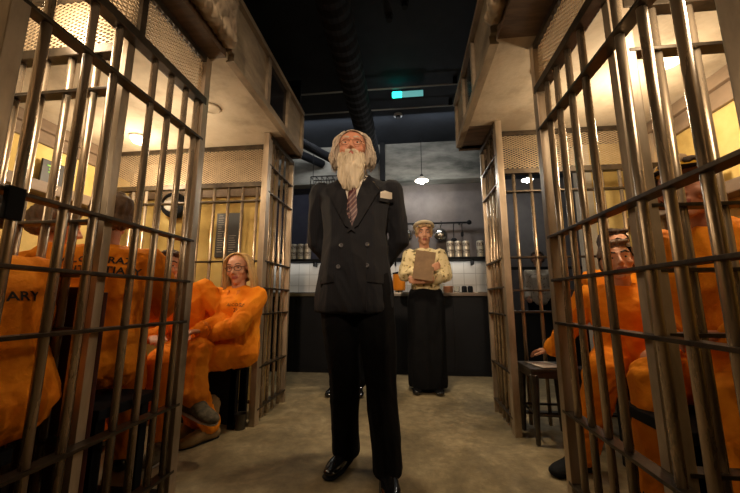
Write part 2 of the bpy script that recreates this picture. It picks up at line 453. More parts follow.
# dividers inside the cells
bar_panel('barred divider inside the left cell, behind the near front', (XL - .075, 1.08), (WL + .02, 1.08), [.10 + .12 * i for i in range(12)], posts=((0, .04), (1, .03)), header=1.86, r=.0135)
bar_panel('barred divider inside the right cell, behind the near front', (XR + .075, 1.095), (WR - .02, 1.095), [.10 + .115 * i for i in range(9)], posts=((0, .04), (1, .03)), header=1.86, r=.0135)
# far corner fronts
bar_panel('narrow barred front at the far corner of the left cell', (XL, 2.33), (XL, 2.86), [.10, .20, .31, .42], screen=None, header=2.13, rails=RZ + [1.9], r=.013, posts=((0, .07), (1, .035)))
bar_panel('narrow barred front at the far corner of the right cell', (XR, 2.35), (XR, 2.82), [.10, .19, .28, .37], screen=None, header=2.13, rails=RZ + [1.9], r=.013, posts=((0, .07), (1, .035)))
# backs of the cells
RB = [.10, .38, .77, .92, 1.16, 1.66]
bar_panel('barred back of the left cell in front of the yellow wall', (XL - .04, 2.5), (WL + .02, 2.5), [.11 + .125 * i for i in range(12)], header=1.80, rails=RB, r=.0125)
bar_panel('barred back of the right cell, open to the bar room behind', (XR + .04, 2.5), (WR - .02, 2.5), [.10 + .125 * i for i in range(9)], header=1.82, rails=RB, r=.0125)

# ------------------------------------------------------------------ cell fittings
t = thing('ceiling_lamp', 'round lit ceiling lamp in the far corner of the left cell', 'lamp', (-2.12, 2.25, ZC))
obj('lamp_base', L([(.07, 0), (.07, -.015), (.062, -.02)], seg=28), M['whitepaint'], t)
obj('lamp_shade', L([(.058, -.018), (.058, -.03), (.045, -.05), (.02, -.06), (.002, -.062)], seg=28), M['lampglow'], t, smooth=True)
t = thing('ceiling_lamp', 'round lit ceiling lamp over the right cell, above the seated men', 'lamp', (1.42, 1.75, ZC))
obj('lamp_base', L([(.07, 0), (.07, -.015), (.062, -.02)], seg=28), M['whitepaint'], t)
obj('lamp_shade', L([(.058, -.018), (.058, -.03), (.045, -.05), (.02, -.06), (.002, -.062)], seg=28), M['lampglow'], t, smooth=True)
def cover(name, x, y, label):
    o = obj(name, L([(.062, -.001), (.062, -.010), (.054, -.013), (.052, -.007), (.02, -.007)], seg=36), M['plaster'], loc=(x, y, ZC), smooth=False); tag(o, label, 'ceiling cover')
cover('ceiling_hatch', -1.31, 1.93, 'small round plaster coloured cover on the left cell ceiling')
cover('ceiling_hatch', .80, 1.78, 'small round plaster coloured cover on the right cell ceiling')
o = obj('wall_ledge', B2((WL, .4, 1.60), (WL + .12, 2.75, 1.68), .008), M['timber']); tag(o, 'long brown ledge on the yellow wall of the left cell', 'ledge')
t = thing('message_board', 'small black board with green writing standing on the left ledge', 'sign', (WL + .05, 2.05, 1.68), 0)
obj('board_panel', B2((-.008, -.085, 0), (.008, .085, .185), .002), M['board'], t)
bm = bmesh.new()
for i, w in enumerate((.07, .05, .06)): box(bm, (.0095, -.02 + .004 * i, .145 - .024 * i), (.002, w, .010))
obj('lettering', bm, M['green'], t)
t = thing('wall_poster', 'black poster of pale print on the yellow wall behind the blonde woman', 'poster', (-1.615, 2.795, 1.44))
obj('poster_panel', B2((-.12, -.012, -.205), (.12, 0, .205), .002), M['board'], t)
bm = bmesh.new(); random.seed(3)
for col in (-1, 1):
    for i in range(17):
        w = .03 + random.random() * .04
        if col > 0 and i < 9: continue
        box(bm, (col * .055 - .045 + w / 2, -.0135, .18 - .021 * i), (w, .002, .0035))
obj('lettering', bm, M['chalk'], t)
t = thing('wall_speaker', 'round black wall speaker with pale centre in the left cell', 'speaker', (-2.13, 2.72, 1.72))
R90 = Matrix.Rotation(PI / 2, 4, 'X')
b = L([(.10, -.075), (.115, -.05), (.12, .0), (.11, .03), (.06, .036)], seg=32); bmesh.ops.transform(b, matrix=R90, verts=b.verts); obj('housing', b, M['black'], t, smooth=True)
b = L([(.07, .034), (.066, .046), (.04, .052), (.01, .054)], seg=32); bmesh.ops.transform(b, matrix=R90, verts=b.verts); obj('cone', b, M['whitepaint'], t, smooth=True)
o = obj('wall_ledge', B2((WR - .12, .6, 1.42), (WR, 2.75, 1.49), .008), M['timber']); tag(o, 'long brown ledge on the yellow wall of the right cell', 'ledge')
t = thing('notice', 'small white notice with dark print on the right ledge', 'notice', (WR - .06, 2.05, 1.49))
obj('sheet', B2((-.006, -.06, 0), (.006, .06, .12), .002), M['paper'], t)
bm = bmesh.new()
for i in range(3): box(bm, (-.007, 0, .09 - .03 * i), (.002, .09, .012))
obj('lettering', bm, M['ink'], t)

def bench(label, lo, hi, zt, back=None):
    t = thing('bench', label, 'bench', ((lo[0] + hi[0]) / 2, (lo[1] + hi[1]) / 2, 0))
    hx, hy = (hi[0] - lo[0]) / 2, (hi[1] - lo[1]) / 2
    obj('seat', B2((-hx, -hy, zt - .04), (hx, hy, zt), .006), M['black'], t)
    for sx in (-1, 1):
        for sy in (-1, 1):
            obj('leg', B2((sx * (hx - .05) - .025, sy * (hy - .04) - .02, 0), (sx * (hx - .05) + .025, sy * (hy - .04) + .02, zt - .04), .003), M['black'], t)
    obj('front_panel', B2((-hx + .03, -hy + .02, .03), (hx - .03, -hy + .035, zt - .045)), M['black'], t)
    return t
bench('black bench along the barred back of the left cell', (-2.5, 2.22), (-1.14, 2.44), .42)
bench('black bench under the two prisoners with backs to the camera', (-2.1, 1.20), (-1.16, 1.50), .44)
bench('black bench under the prisoner at the left picture edge', (-2.1, .60), (-1.16, .93), .42)
bench('black bench along the barred back of the right cell', (1.08, 1.96), (1.78, 2.44), .42)
bench('black bench in the middle of the right cell', (.86, 1.22), (1.78, 1.56), .44)
t = thing('backrest_board', 'maroon wooden board standing behind the left divider', 'board', (-1.32, 1.135, 0))
obj('panel', B2((-.17, -.012, .10), (.17, .012, .90), .003), M['maroon'], t)
for x in (-.15, .15): obj('batten', B2((x - .02, .012, 0), (x + .02, .03, .88), .003), M['maroon'], t)

t = thing('beaker', 'small grey beaker on the floor at the far left bar post', 'cup', (-1.13, 2.26, 0))
obj('cup', L([(.034, 0), (.038, .09), (.041, .1), (.036, .098), (.031, .01)], seg=24), M['metalstool'], t, smooth=False)

# metal stool
t = thing('metal_stool', 'gunmetal stool with tapered legs beside the far right bar post', 'stool', (.875, 2.325, 0))
zs = .44
obj('seat', B((0, 0, zs - .012), (.28, .28, .024), None, .008), M['metalstool'], t)
obj('seat_skirt', B((0, 0, zs - .04), (.27, .27, .035), None, .006), M['metalstool'], t)
for sx in (-1, 1):
    for sy in (-1, 1):
        bm = bmesh.new()
        hull_into(bm, [E((sx * .115, sy * .115, zs - .04), (.028, .028, .008)), E((sx * .120, sy * .120, .01), (.013, .013, .008))])
        obj('leg', bm, M['metalstool'], t)
for z in (.17,):
    for a, b_ in (((-1, -1), (1, -1)), ((1, -1), (1, 1)), ((1, 1), (-1, 1)), ((-1, 1), (-1, -1))):
        obj('stretcher', T([(a[0] * .116, a[1] * .116, z), (b_[0] * .116, b_[1] * .116, z)], .008, 8), M['metalstool'], t)
o = obj('paper_sheet', B((.87, 2.32, zs + .0035), (.15, .20, .002), Matrix.Rotation(.2, 4, 'Z')), M['paper'])
o.data.materials[0] = M['paper']; tag(o, 'printed paper sheet lying on the metal stool', 'paper')

# ------------------------------------------------------------------ the bar
t = thing('bar_counter', 'long black bar counter across the back of the hall', 'counter', (-.75, 4.25, 0))
obj('front_panel', B2((-1.85, -.22, .0), (1.85, -.18, .90)), M['counter'], t)
obj('worktop', B2((-1.87, -.25, .90), (1.87, .22, .94), .004), M['steeltop'], t)
obj('kick_board', B2((-1.85, -.23, 0), (1.85, -.221, .05)), M['black'], t)
for x in (-1.3, -.65, 0, .65, 1.3): obj('batten', B2((x - .012, -.232, .05), (x + .012, -.221, .9)), M['counter'], t)
t = thing('wall_shelf', 'black shelf over white tiles behind the bar', 'shelf', (-.75, 4.38, 1.385))
obj('board', B2((-1.83, -.10, -.015), (1.83, .085, .015), .003), M['black'], t)
for x in (-1.6, -.5, .6, 1.6): obj('bracket', B2((x - .01, -.06, -.08), (x + .01, .085, -.015)), M['black'], t)
def tin(x, y, z, label, group, lab=True):
    t = thing('drink_can', label, 'can', (x, y, z), 0, group)
    obj('can_body', L([(.040, 0), (.045, .006), (.045, .205), (.04, .213), (.036, .208)], seg=20), M['can'], t, smooth=False)
    bm = bmesh.new()
    for zz in (.075, .165):
        lathe(bm, [(.0455, zz - .026), (.0462, zz - .022), (.0462, zz + .022), (.0455, zz + .026)], seg=20)
    obj('can_label', bm, M['canlabel'], t)
for i, (x, lb) in enumerate([(-1.545, 'leftmost tall tin on the shelf left of the bearded man'), (-1.445, 'middle tall tin on the shelf left of the bearded man'), (-1.345, 'right hand tall tin on the shelf left of the bearded man')]):
    tin(x, 4.34, 1.40, lb, 'tall tins on the left of the shelf')
o = obj('small_tub', L([(.05, 0), (.055, .07), (.05, .075)], seg=20), M['can'], loc=(-1.70, 4.34, 1.40)); tag(o, 'low pale tub on the shelf beside the left bars', 'tub')
for x, lb in [(.57, 'left tall tin of the row right of the waitress'), (.67, 'second tall tin of the row right of the waitress'), (.77, 'third tall tin of the row right of the waitress'), (.95, 'lone tall tin on the shelf beside the right bars')]:
    tin(x, 4.34, 1.40, lb, 'tall tins on the right of the shelf')
for i, x in enumerate((.36, .42, .48)):
    o = obj('steel_cup', L([(.026, 0), (.03, .10 + .02 * (i % 2)), (.027, .10 + .02 * (i % 2)), (.022, .01)], seg=16), M['chrome'], loc=(x, 4.32, 1.40))
    tag(o, ['left', 'middle', 'right'][i] + ' small steel cup on the shelf beside the waitress', 'cup', 'steel cups on the shelf')
t = thing('hanging_rail', 'black utensil rail with ball ends on the grey wall', 'rail', (.42, 4.47, 1.88))
obj('rail', T([(-.46, -.06, 0), (.42, -.06, 0)], .012, 10), M['black'], t)
for x in (-.46, .42):
    b = bmesh.new(); bmesh.ops.create_uvsphere(b, u_segments=16, v_segments=10, radius=.032); bmesh.ops.translate(b, vec=(x, -.06, 0), verts=b.verts); obj('end_ball', b, M['black'], t, smooth=True)
for x in (-.3, .3): obj('bracket', T([(x, -.06, 0), (x, .028, 0)], .01, 8), M['black'], t)
def pan(x, label, r, dz):
    t = thing('steel_pan', label, 'pan', (x, 4.395, 1.88 - dz))
    b = L([(r * .72, .03), (r, -.02), (r * 1.02, -.022), (r * .98, -.016), (r * .7, .024)], seg=28); bmesh.ops.transform(b, matrix=R90, verts=b.verts); obj('bowl', b, M['chrome'], t, smooth=True)
    obj('handle', T([(0, -.0, r), (0, 0, dz - .035)], .008, 8), M['chrome'], t)
    obj('hook', T([(0, 0, dz - .04), (.012, 0, dz - .028), (.02, .0, dz), (.012, 0, dz + .02), (0, 0, dz + .022)], .004, 6), M['black'], t)
pan(.46, 'round steel pan hanging just right of the waitress', .088, .16)
pan(.005, 'round steel pan hanging left of the waitress', .08, .16)
def utensil(x, ln, label, head):
    t = thing('hanging_utensil', label, 'utensil', (x, 4.40, 1.87))
    obj('handle', T([(0, 0, .018), (.012, 0, .008), (0, 0, -.02), (0, 0, -ln)], .006, 8), M['black'], t)
    bm = bmesh.new(); hull_into(bm, [E((0, 0, -ln - .03), head)]); obj('head', bm, M['black'], t, smooth=True)
utensil(.63, .20, 'black ladle hanging from the rail above the tins', (.04, .03, .035))
utensil(.74, .12, 'short black spatula hanging at the right rail end', (.02, .006, .04))
def glass(x, y, label, r=.034, h=.10):
    o = obj('glass', L([(r * .8, 0), (r, h), (r * .93, h), (r * .72, .008)], seg=20), M['glass'], loc=(x, y, .941)); tag(o, label, 'glass')
glass(.60, 4.14, 'clear glass on the counter below the tins', .04, .08)
glass(.42, 4.12, 'clear glass on the counter close to the waitress', .035, .11)
o = obj('copper_pot', L([(.05, 0), (.06, .02), (.06, .08), (.055, .083), (.05, .012)], seg=24), plain('copper', (.7, .35, .2), .3, .8), loc=(.50, 4.16, .941)); tag(o, 'small copper pot between two glasses on the counter', 'pot')
for i, x in enumerate((.69, .76)):
    o = obj('jar', L([(.028, 0), (.032, .01), (.032, .065), (.024, .08), (.02, .082)], seg=18), M['black'], loc=(x, 4.13, .941)); tag(o, ('left' if i == 0 else 'right') + ' small dark jar of the pair on the counter', 'jar', 'dark jars on the counter')
t = thing('juice_dispenser', 'orange juice container on the counter left of the waitress', 'container', (-.10, 4.15, .941))
obj('tank', L([(.07, .03), (.08, .05), (.08, .22), (.07, .235)], seg=24), M['orangejuice'], t, smooth=False)
obj('base', L([(.05, 0), (.05, .03)], seg=20), M['chrome'], t); obj('lid', L([(.082, .235), (.082, .25), (.02, .265)], seg=24), M['black'], t)

# second counter seen through the right cell
t = thing('bar_counter', 'low dark counter seen through the right cell bars', 'counter', (2.05, 4.4, 0))
obj('front_panel', B2((-.9, -.06, 0), (.9, -.02, .68)), M['counter'], t); obj('worktop', B2((-.92, -.09, .68), (.92, .2, .72), .004), M['counter'], t)
obj('back_panel', B2((-.9, .14, 0), (.9, .17, .68)), M['counter'], t)
t = thing('pass_rail', 'thin dark rail above the low counter in the right bay', 'rail', (2.05, 4.26, 0))
obj('rail', B2((-.9, -.02, 1.225), (.9, .02, 1.26), .003), M['black'], t)
for x in (-.85, .85): obj('upright', B2((x - .015, -.015, 0), (x + .015, .015, 1.225)), M['black'], t)
def pendant(x, y, z, label, zc=3.0):
    t = thing('pendant_lamp', label, 'lamp', (x, y, 0))
    obj('cord', T([(0, 0, z + .09), (0, 0, zc)], .004, 6), M['black'], t)
    obj('socket', L([(.018, z + .045), (.02, z + .09), (.008, z + .10)], seg=14), M['black'], t)
    obj('shade', L([(.020, z + .06), (.085, z + .012), (.087, z + .012), (.022, z + .068)], seg=24), M['whitepaint'], t)
    obj('bulb', L([(.004, z - .028), (.02, z - .022), (.028, z), (.02, z + .025), (.012, z + .045)], seg=16), M['bulb'], t, smooth=True)
    ld = bpy.data.lights.new('bulb_light', 'POINT'); ld.energy = 9; ld.color = (.95, .93, .85); ld.shadow_soft_size = .05
    lo = bpy.data.objects.new('bulb_light', ld); C.objects.link(lo); lo.location = (x, y, z - .06)
pendant(.21, 4.05, 2.34, 'lit pendant bulb on a long cord over the bar')
pendant(1.84, 5.0, 2.64, 'lit pendant bulb added for a mirror image, seen through the right cell bars')  # lamp added in place of the bar bulb's mirror reflection

# ceiling services
bm = bmesh.new()
pts = []; rs = []
y = -1.5
while y < 4.15:
    pts.append((-.44, y, 2.74)); rs.append(.115 if len(pts) % 2 else .108); y += .05
tube(bm, pts, rs, 20)
o = obj('ceiling_duct', bm, M['duct'], smooth=False); tag(o, 'long black ribbed duct running along the hall ceiling', 'duct')
for i, (y, z) in enumerate(((2.98, 2.93), (3.34, 2.93))):
    t = thing('ceiling_conduit', ('nearer' if i == 0 else 'farther') + ' thin pale conduit crossing the black ceiling', 'pipe', (-.4, y, z))
    obj('conduit', T([(-2.2, 0, 0), (1.9, 0, 0)], .008, 8), M['cablegrey'], t)
    for x in (-1.8, -.9, .9, 1.6): obj('clip', B2((x - .02, -.014, .0), (x + .02, .014, .07)), M['black'], t)
t = thing('exit_light', 'glowing green exit light bar under the black ceiling', 'exit light', (.04, 3.05, 2.90))
obj('housing', B2((-.165, -.0, -.045), (.165, .03, .045), .006), M['black'], t)
obj('green_panel', B2((-.155, -.014, -.032), (-.06, 0, .032), .008), M['glowgreen'], t)
obj('pale_panel', B2((-.06, -.012, -.032), (.155, 0, .032), .006), M['glowpale'], t)
for x in (-.12, .12): obj('bracket', B2((x - .005, .01, .04), (x + .005, .02, .1)), M['black'], t)
t = thing('smoke_detector', 'small pale round detector on the ceiling beyond the exit light', 'detector', (-.07, 3.57, 3.0))
obj('base', L([(.05, 0), (.05, -.02), (.045, -.025)], seg=20), M['cablegrey'], t); obj('sensor', L([(.03, -.025), (.028, -.045), (.01, -.05)], seg=20), M['black'], t)
for x, y, lb in ((-.1, 2.2, 'added black housing for the light over the hall floor'), (.02, 2.1, 'added black housing for the fill light towards the bar')):
    t = thing('light_housing', lb, 'light_housing', (x, y, 3.0))  # housings added above the lights, almost lost against the black ceiling
    obj('base', L([(.03, 0), (.03, -.012)], seg=16), M['black'], t); obj('lamp_head', L([(.018, -.012), (.022, -.03), (.022, -.045), (.016, -.045)], seg=16), M['black'], t)
# beams and duct over the bar on the left
for i, (x0, x1) in enumerate(((-2.1, -1.15), (-1.55, -.7))):
    o = obj('ceiling_pipe', T([(x0, 3.1, 2.86 - .1 * i), (x1, 4.28, 2.74 - .12 * i)], .055, 14), M['duct']); tag(o, ('outer' if i == 0 else 'inner') + ' slanting dark pipe above the left end of the bar', 'pipe')
t = thing('metal_box_truss', 'small pale metal lattice hanging behind the man right shoulder', 'truss', (-1.0, 3.9, 2.36))
bm = bmesh.new()
for z in (0, .14): 
    for y in (0, .14): box(bm, (0, y, z), (.42, .012, .012))
for k in range(7):
    x = -.21 + .07 * k
    for y in (0, .14): box(bm, (x, y, .07), (.008, .008, .14))
    for z in (0, .14): box(bm, (x, .07, z), (.008, .14, .008))
obj('frame', bm, M['chrome'], t)
for x in (-.2, .2): obj('hanger', T([(x, .07, .14), (x, .07, .64)], .004, 6), M['black'], t)
t.location = (-.99, 3.9, 2.27)
t['label'] = 'small pale metal lattice hanging beside the bearded man on the left'
o = obj('wall_post', B2((-.34, 4.24, 2.46), (-.27, 4.298, 3.0)), M['black']); tag(o, 'short black post against the concrete beam', 'post')

# ------------------------------------------------------------------ people
SK = .0  # skin
def rotm(yaw=0, pitch=0, roll=0):
    return Matrix.Rotation(yaw, 3, 'Z') @ Matrix.Rotation(pitch, 3, 'X') @ Matrix.Rotation(roll, 3, 'Y')

def head_prims(c, R, s=1., w=1.):
    def e(x, y, z, r):
        r = (r, r, r) if isinstance(r, (int, float)) else r
        return E(V(c) + R @ V((x * s * w, y * s, z * s)), tuple(q * s for q in (r[0] * w, r[1], r[2])), R)
    P = [[e(0, -.012, .038, (.076, .094, .083))],
         [e(0, .022, -.025, (.062, .066, .075)), e(0, .03, .045, (.062, .06, .05))],
         [e(0, .055, -.092, (.026, .024, .018)), e(-.045, -.005, -.055, .02), e(.045, -.005, -.055, .02), e(0, .04, -.03, (.05, .045, .03))],
         [e(-.04, .076, .034, .010), e(0, .086, .034, .010), e(.04, .076, .034, .010)],
         [e(0, .090, .022, .007), e(0, .112, -.020, .012)],
         [e(-.013, .098, -.025, .009), e(.013, .098, -.025, .009)],
         [e(-.042, .060, -.018, .023)], [e(.042, .060, -.018, .023)],
         [e(-.02, .083, -.050, .006), e(0, .092, -.049, .007), e(.02, .083, -.050, .006)],
         [e(-.016, .082, -.061, .006), e(0, .089, -.062, .008), e(.016, .082, -.061, .006)],
         [e(0, .072, -.09, .018)]]
    for sx in (-1, 1): P += [[e(sx * .030, .0745, .0235, (.016, .0115, .0062))], [e(sx * .031, .0725, .0045, (.015, .0115, .006))]]
    for sx in (-1, 1): P.append([e(sx * .079, -.012, .012, (.007, .017, .018)), e(sx * .076, -.006, -.022, (.006, .010, .011))])
    return P

def hand_prims(w, d, n, side, curl=.5, s=1.):
    """w wrist, d direction of the fingers, n palm normal (palm faces n), side +1/-1 puts the thumb on d x n * side"""
    d = V(d).normalized(); n = (V(n) - d * V(n).dot(d)).normalized(); lat = d.cross(n) * side
    w = V(w); P = []
    pr_ = Matrix((lat, d, n)).transposed()
    P.append([E(w, (.026 * s, .02 * s, .019 * s), pr_), E(w + d * .045 * s, (.034 * s, .02 * s, .014 * s), pr_), E(w + d * .085 * s, (.038 * s, .012 * s, .012 * s), pr_)])
    for k, (o, ln) in enumerate(((.029, .068), (.010, .077), (-.010, .072), (-.028, .056))):
        p = w + d * .088 * s + lat * o * s; a = 0.; dd = d.copy(); q = p
        for j, f in enumerate((.45, .32, .25)):
            a += curl * (.7 if j == 0 else .8); dirv = d * math.cos(a) + n * math.sin(a) + lat * o * 1.5
            q2 = q + dirv.normalized() * ln * f * s
            P.append([E(q, (.0092 - .001 * j) * s), E(q2, (.0084 - .001 * j) * s)]); q = q2
    p = w + d * .022 * s + lat * .026 * s
    q = p + (d * .6 + lat * .7 + n * .25).normalized() * .042 * s; q2 = q + (d * .9 + lat * .15 + n * (.2 + curl * .3)).normalized() * .03 * s
    q3 = q2 + (d * .95 - lat * .1 + n * curl * .5).normalized() * .024 * s
    P += [[E(p, .015 * s), E(q, .0115 * s)], [E(q, .011 * s), E(q2, .0098 * s)], [E(q2, .0098 * s), E(q3, .0085 * s)]]
    return P

def foot_prims(a, toe, s=1., extra=0.):
    a = V(a); toe = V(toe); d = toe.normalized(); R = align(V((0, 0, 1)), d) if abs(d.z) < .9 else None
    up = V((0, 0, 1)) - d * d.z; up.normalize(); lat = d.cross(up); R = Matrix((lat, d, up)).transposed()
    e = extra
    return [[E(a - d * .03 - up * .055, (.034 + e, .035 + e, .03 + e), R), E(a + d * .06 - up * .045, (.036 + e, .05, .035 + e), R)],
            [E(a + d * .06 - up * .05, (.036 + e, .04, .03 + e), R), E(a + d * .135 - up * .062, (.042 + e, .04 + e, .020 + e), R), E(a + d * .175 - up * .066, (.030 + e, .022 + e, .014 + e), R)],
            [E(a, (.036 + e, .04 + e, .03), R), E(a - up * .05, (.034 + e, .04 + e, .03), R)]]

class Fig: pass
def figure(label, loc, yaw, s=1., P=(0, 0, .52), N=(0, .03, 1.0), lat=0., latz=0., W=.175, head=(0, 0, 0), headoff=(0, .02, .155), arms=None, legs=None,
           skin='skin', sdrop=.055, voxel=.006, girth=1., hcurl=.5, group=None, hw=1., hs=1.):
    f = Fig(); f.root = thing('person', label, 'person', loc, yaw, group)
    P = V(P); N = V(N); spine = (N - P).normalized()
    L0 = V((math.cos(lat), math.sin(lat), latz)); L0 = (L0 - spine * L0.dot(spine)).normalized(); F = spine.cross(L0)   # forward
    HL = V((1, 0, 0)); f.P, f.N, f.L0, f.F, f.spine = P, N, L0, F, spine
    R = Matrix((L0, F, spine)).transposed(); f.R = R
    Rh = Matrix((V((1, 0, 0)), spine.cross(V((1, 0, 0))).normalized(), spine)).transposed()
    H = (N - P).length; f.H = H
    sh = {1: N - spine * sdrop + L0 * W, -1: N - spine * sdrop - L0 * W}
    hip = {1: P + V((.09, 0, -.01)), -1: P - V((.09, 0, .01))}
    f.sh, f.hip = sh, hip
    hc = N + V(headoff); Rhd = rotm(*head); f.hc, f.Rhd = hc, Rhd
    f.arms, f.legs, f.s, f.W, f.g = arms, legs, s, W, girth
    def torso(e, g):
        return [[E(P, (.155 * g + e, .105 * g + e, .085 + e), Rh), E(P + spine * H * .38 + F * .01 * g, (.135 * g + e, .098 * g + e, .08), R)],
                [E(P + spine * H * .36 + F * .012 * g, (.135 * g + e, .10 * g + e, .08), R), E(P + spine * H * .72 + F * .01, (.155 * g + e, .108 * g + e, .09), R)],
                [E(P + spine * H * .70 + F * .01, (.155 * g + e, .108 * g + e, .08), R), E(sh[1] - L0 * .035 - spine * .01, (.05 + e, .055 + e, .045 + e), R), E(sh[-1] + L0 * .035 - spine * .01, (.05 + e, .055 + e, .045 + e), R), E(N - spine * .03, (.06 + e, .06 + e, .035 + e), R)]]
    f.torso = torso
    def limbs(e, arm_r=(.052, .042, .030), leg_r=(.082, .058, .040), armend=1., legend=1.):
        o = []
        for sd in (1, -1):
            El, Wr = V(arms[sd][0]), V(arms[sd][1]); S0 = sh[sd] - L0 * sd * .01; Wr = El + (Wr - El) * armend
            o += [[E(S0, arm_r[0] + e), E(El, arm_r[1] + e)], [E(El, arm_r[1] + e), E(El.lerp(Wr, .35), arm_r[1] + e - .002), E(Wr, arm_r[2] + e)]]
            K, A = V(legs[sd][0]), V(legs[sd][1]); A = K + (A - K) * legend
            o += [[E(hip[sd], leg_r[0] + e), E(K, leg_r[1] + e)], [E(K, leg_r[1] + e), E(K.lerp(A, .35), leg_r[1] + e - .004), E(A, leg_r[2] + e)]]
        return o
    f.limbs = limbs
    pr = torso(0, girth) + limbs(0) + [[E(N - spine * .03, (.055, .055, .03)), E(N + (hc - N) * .45, .052 * hs)], [E(N + (hc - N) * .2, .052), E(hc + Rhd @ V((0, -.012, -.03)), .05)]]
    pr += head_prims(hc, Rhd, hs, hw)
    for sd in (1, -1):
        a = arms[sd]; d = V(a[2]); n = V(a[3])
        pr += hand_prims(a[1], d, n, a[4] if len(a) > 4 else sd, a[5] if len(a) > 5 else hcurl)
        l = legs[sd]; pr += foot_prims(l[1], l[2])
    me = blob(pr, voxel, 2)
    # lips
    me.materials.append(M[skin]); me.materials.append(M['lip'])
    Ri = Rhd.transposed()
    for p in me.polygons:
        q = Ri @ (p.center - hc)
        if abs(q.x) < .024 * hs and -.069 * hs < q.z < -.044 * hs and q.y > .083 * hs: p.material_index = 1
    o = bpy.data.objects.new('body', me); C.objects.link(o); o.parent = f.root; f.body = o
    f.root.scale = (s, s, s)
    for sx in (-1, 1):
        b = bmesh.new(); bmesh.ops.create_uvsphere(b, u_segments=14, v_segments=10, radius=.0115 * hs); c = hc + Rhd @ V((sx * .031 * hw, .0705, .014)) * hs
        bmesh.ops.translate(b, vec=c, verts=b.verts); e = obj('eye', b, M['eye'], f.root, smooth=True)
        b = bmesh.new(); hull_into(b, [E(c + Rhd @ V((0, .0105, -.0005)) * hs, (.0058, .003, .0058), Rhd)]); obj('iris', b, M['iris'], e, smooth=True)
    return f

def hd(f, x, y, z, r, s=1.):
    r = (r, r, r) if isinstance(r, (int, float)) else r
    return E(f.hc + f.Rhd @ V((x, y, z)), r, f.Rhd)
def brows(f, mat, th=.005):
    for sx in (-1, 1):
        bm = bmesh.new(); hull_into(bm, [hd(f, sx * .016, .093, .040, th), hd(f, sx * .034, .088, .046, th)]); hull_into(bm, [hd(f, sx * .034, .088, .046, th), hd(f, sx * .050, .074, .038, th * .8)])
        obj('eyebrow', bm, mat, f.root, smooth=True)
def short_hair(f, mat, vol=.012, front=.055, low=-.02, name='hair'):
    v = vol
    pr = [[hd(f, 0, -.022, .050, (.078 + v, .092 + v, .078 + v))],
          [hd(f, 0, -.062, low, (.066 + v, .045 + v, .045))],
          [hd(f, -.03, front + .01, .098 + v * .3, (.03, .022, .016)), hd(f, .035, front, .098 + v * .3, (.03, .022, .016))]]
    for sx in (-1, 1): pr.append([hd(f, sx * .074, -.0, .04, (.012 + v * .4, .035, .045)), hd(f, sx * .074, -.03, low, (.012 + v * .4, .03, .02))])
    # keep the face clear: cut by only using volumes behind the hairline
    me = blob(pr, .006, 2, strands(.010, 70))
    bm = bmesh.new(); bm.from_mesh(me)
    Ri = f.Rhd.transposed(); dele = []
    for vv in bm.verts:
        q = Ri @ (vv.co - f.hc)
        if q.y > .03 and q.z < .072 and abs(q.x) < .07: dele.append(vv)
        elif q.y > .0 and q.z < .03 and abs(q.x) < .085: dele.append(vv)
    bmesh.ops.delete(bm, geom=dele, context='VERTS'); bpy.data.meshes.remove(me)
    return obj(name, bm, mat, f.root, smooth=True)
def locks(f, mat, roots, name='lock', r=.006, parent=None):
    bm = bmesh.new()
    for pts in roots:
        n = len(pts); tube(bm, pts, [r * (1 - .75 * (i / (n - 1)) ** 2) for i in range(n)], 5)
    return obj(name, bm, mat, parent or f.root, smooth=True)
def glasses(f, mat, r=.021, tube_r=.0016, rect=False):
    t = T([f.hc + f.Rhd @ V((-.008, .105, .017)), f.hc + f.Rhd @ V((0, .108, .021)), f.hc + f.Rhd @ V((.008, .105, .017))], tube_r, 6)
    for sx in (-1, 1):
        pts = []
        for k in range(20):
            a = 2 * PI * k / 20; x, z = math.cos(a) * r * 1.1, math.sin(a) * r * .82
            pts.append(f.hc + f.Rhd @ V((sx * .032 + x, .100 - abs(sx * .032 + x) ** 2 * 5, .010 + z)))
        tube(t, pts, tube_r, 6, closed=True)
        tube(t, [f.hc + f.Rhd @ V((sx * .056, .085, .018)), f.hc + f.Rhd @ V((sx * .080, .05, .02)), f.hc + f.Rhd @ V((sx * .084, -.02, .018))], tube_r, 6)
    return obj('glasses', t, mat, f.root, smooth=True)

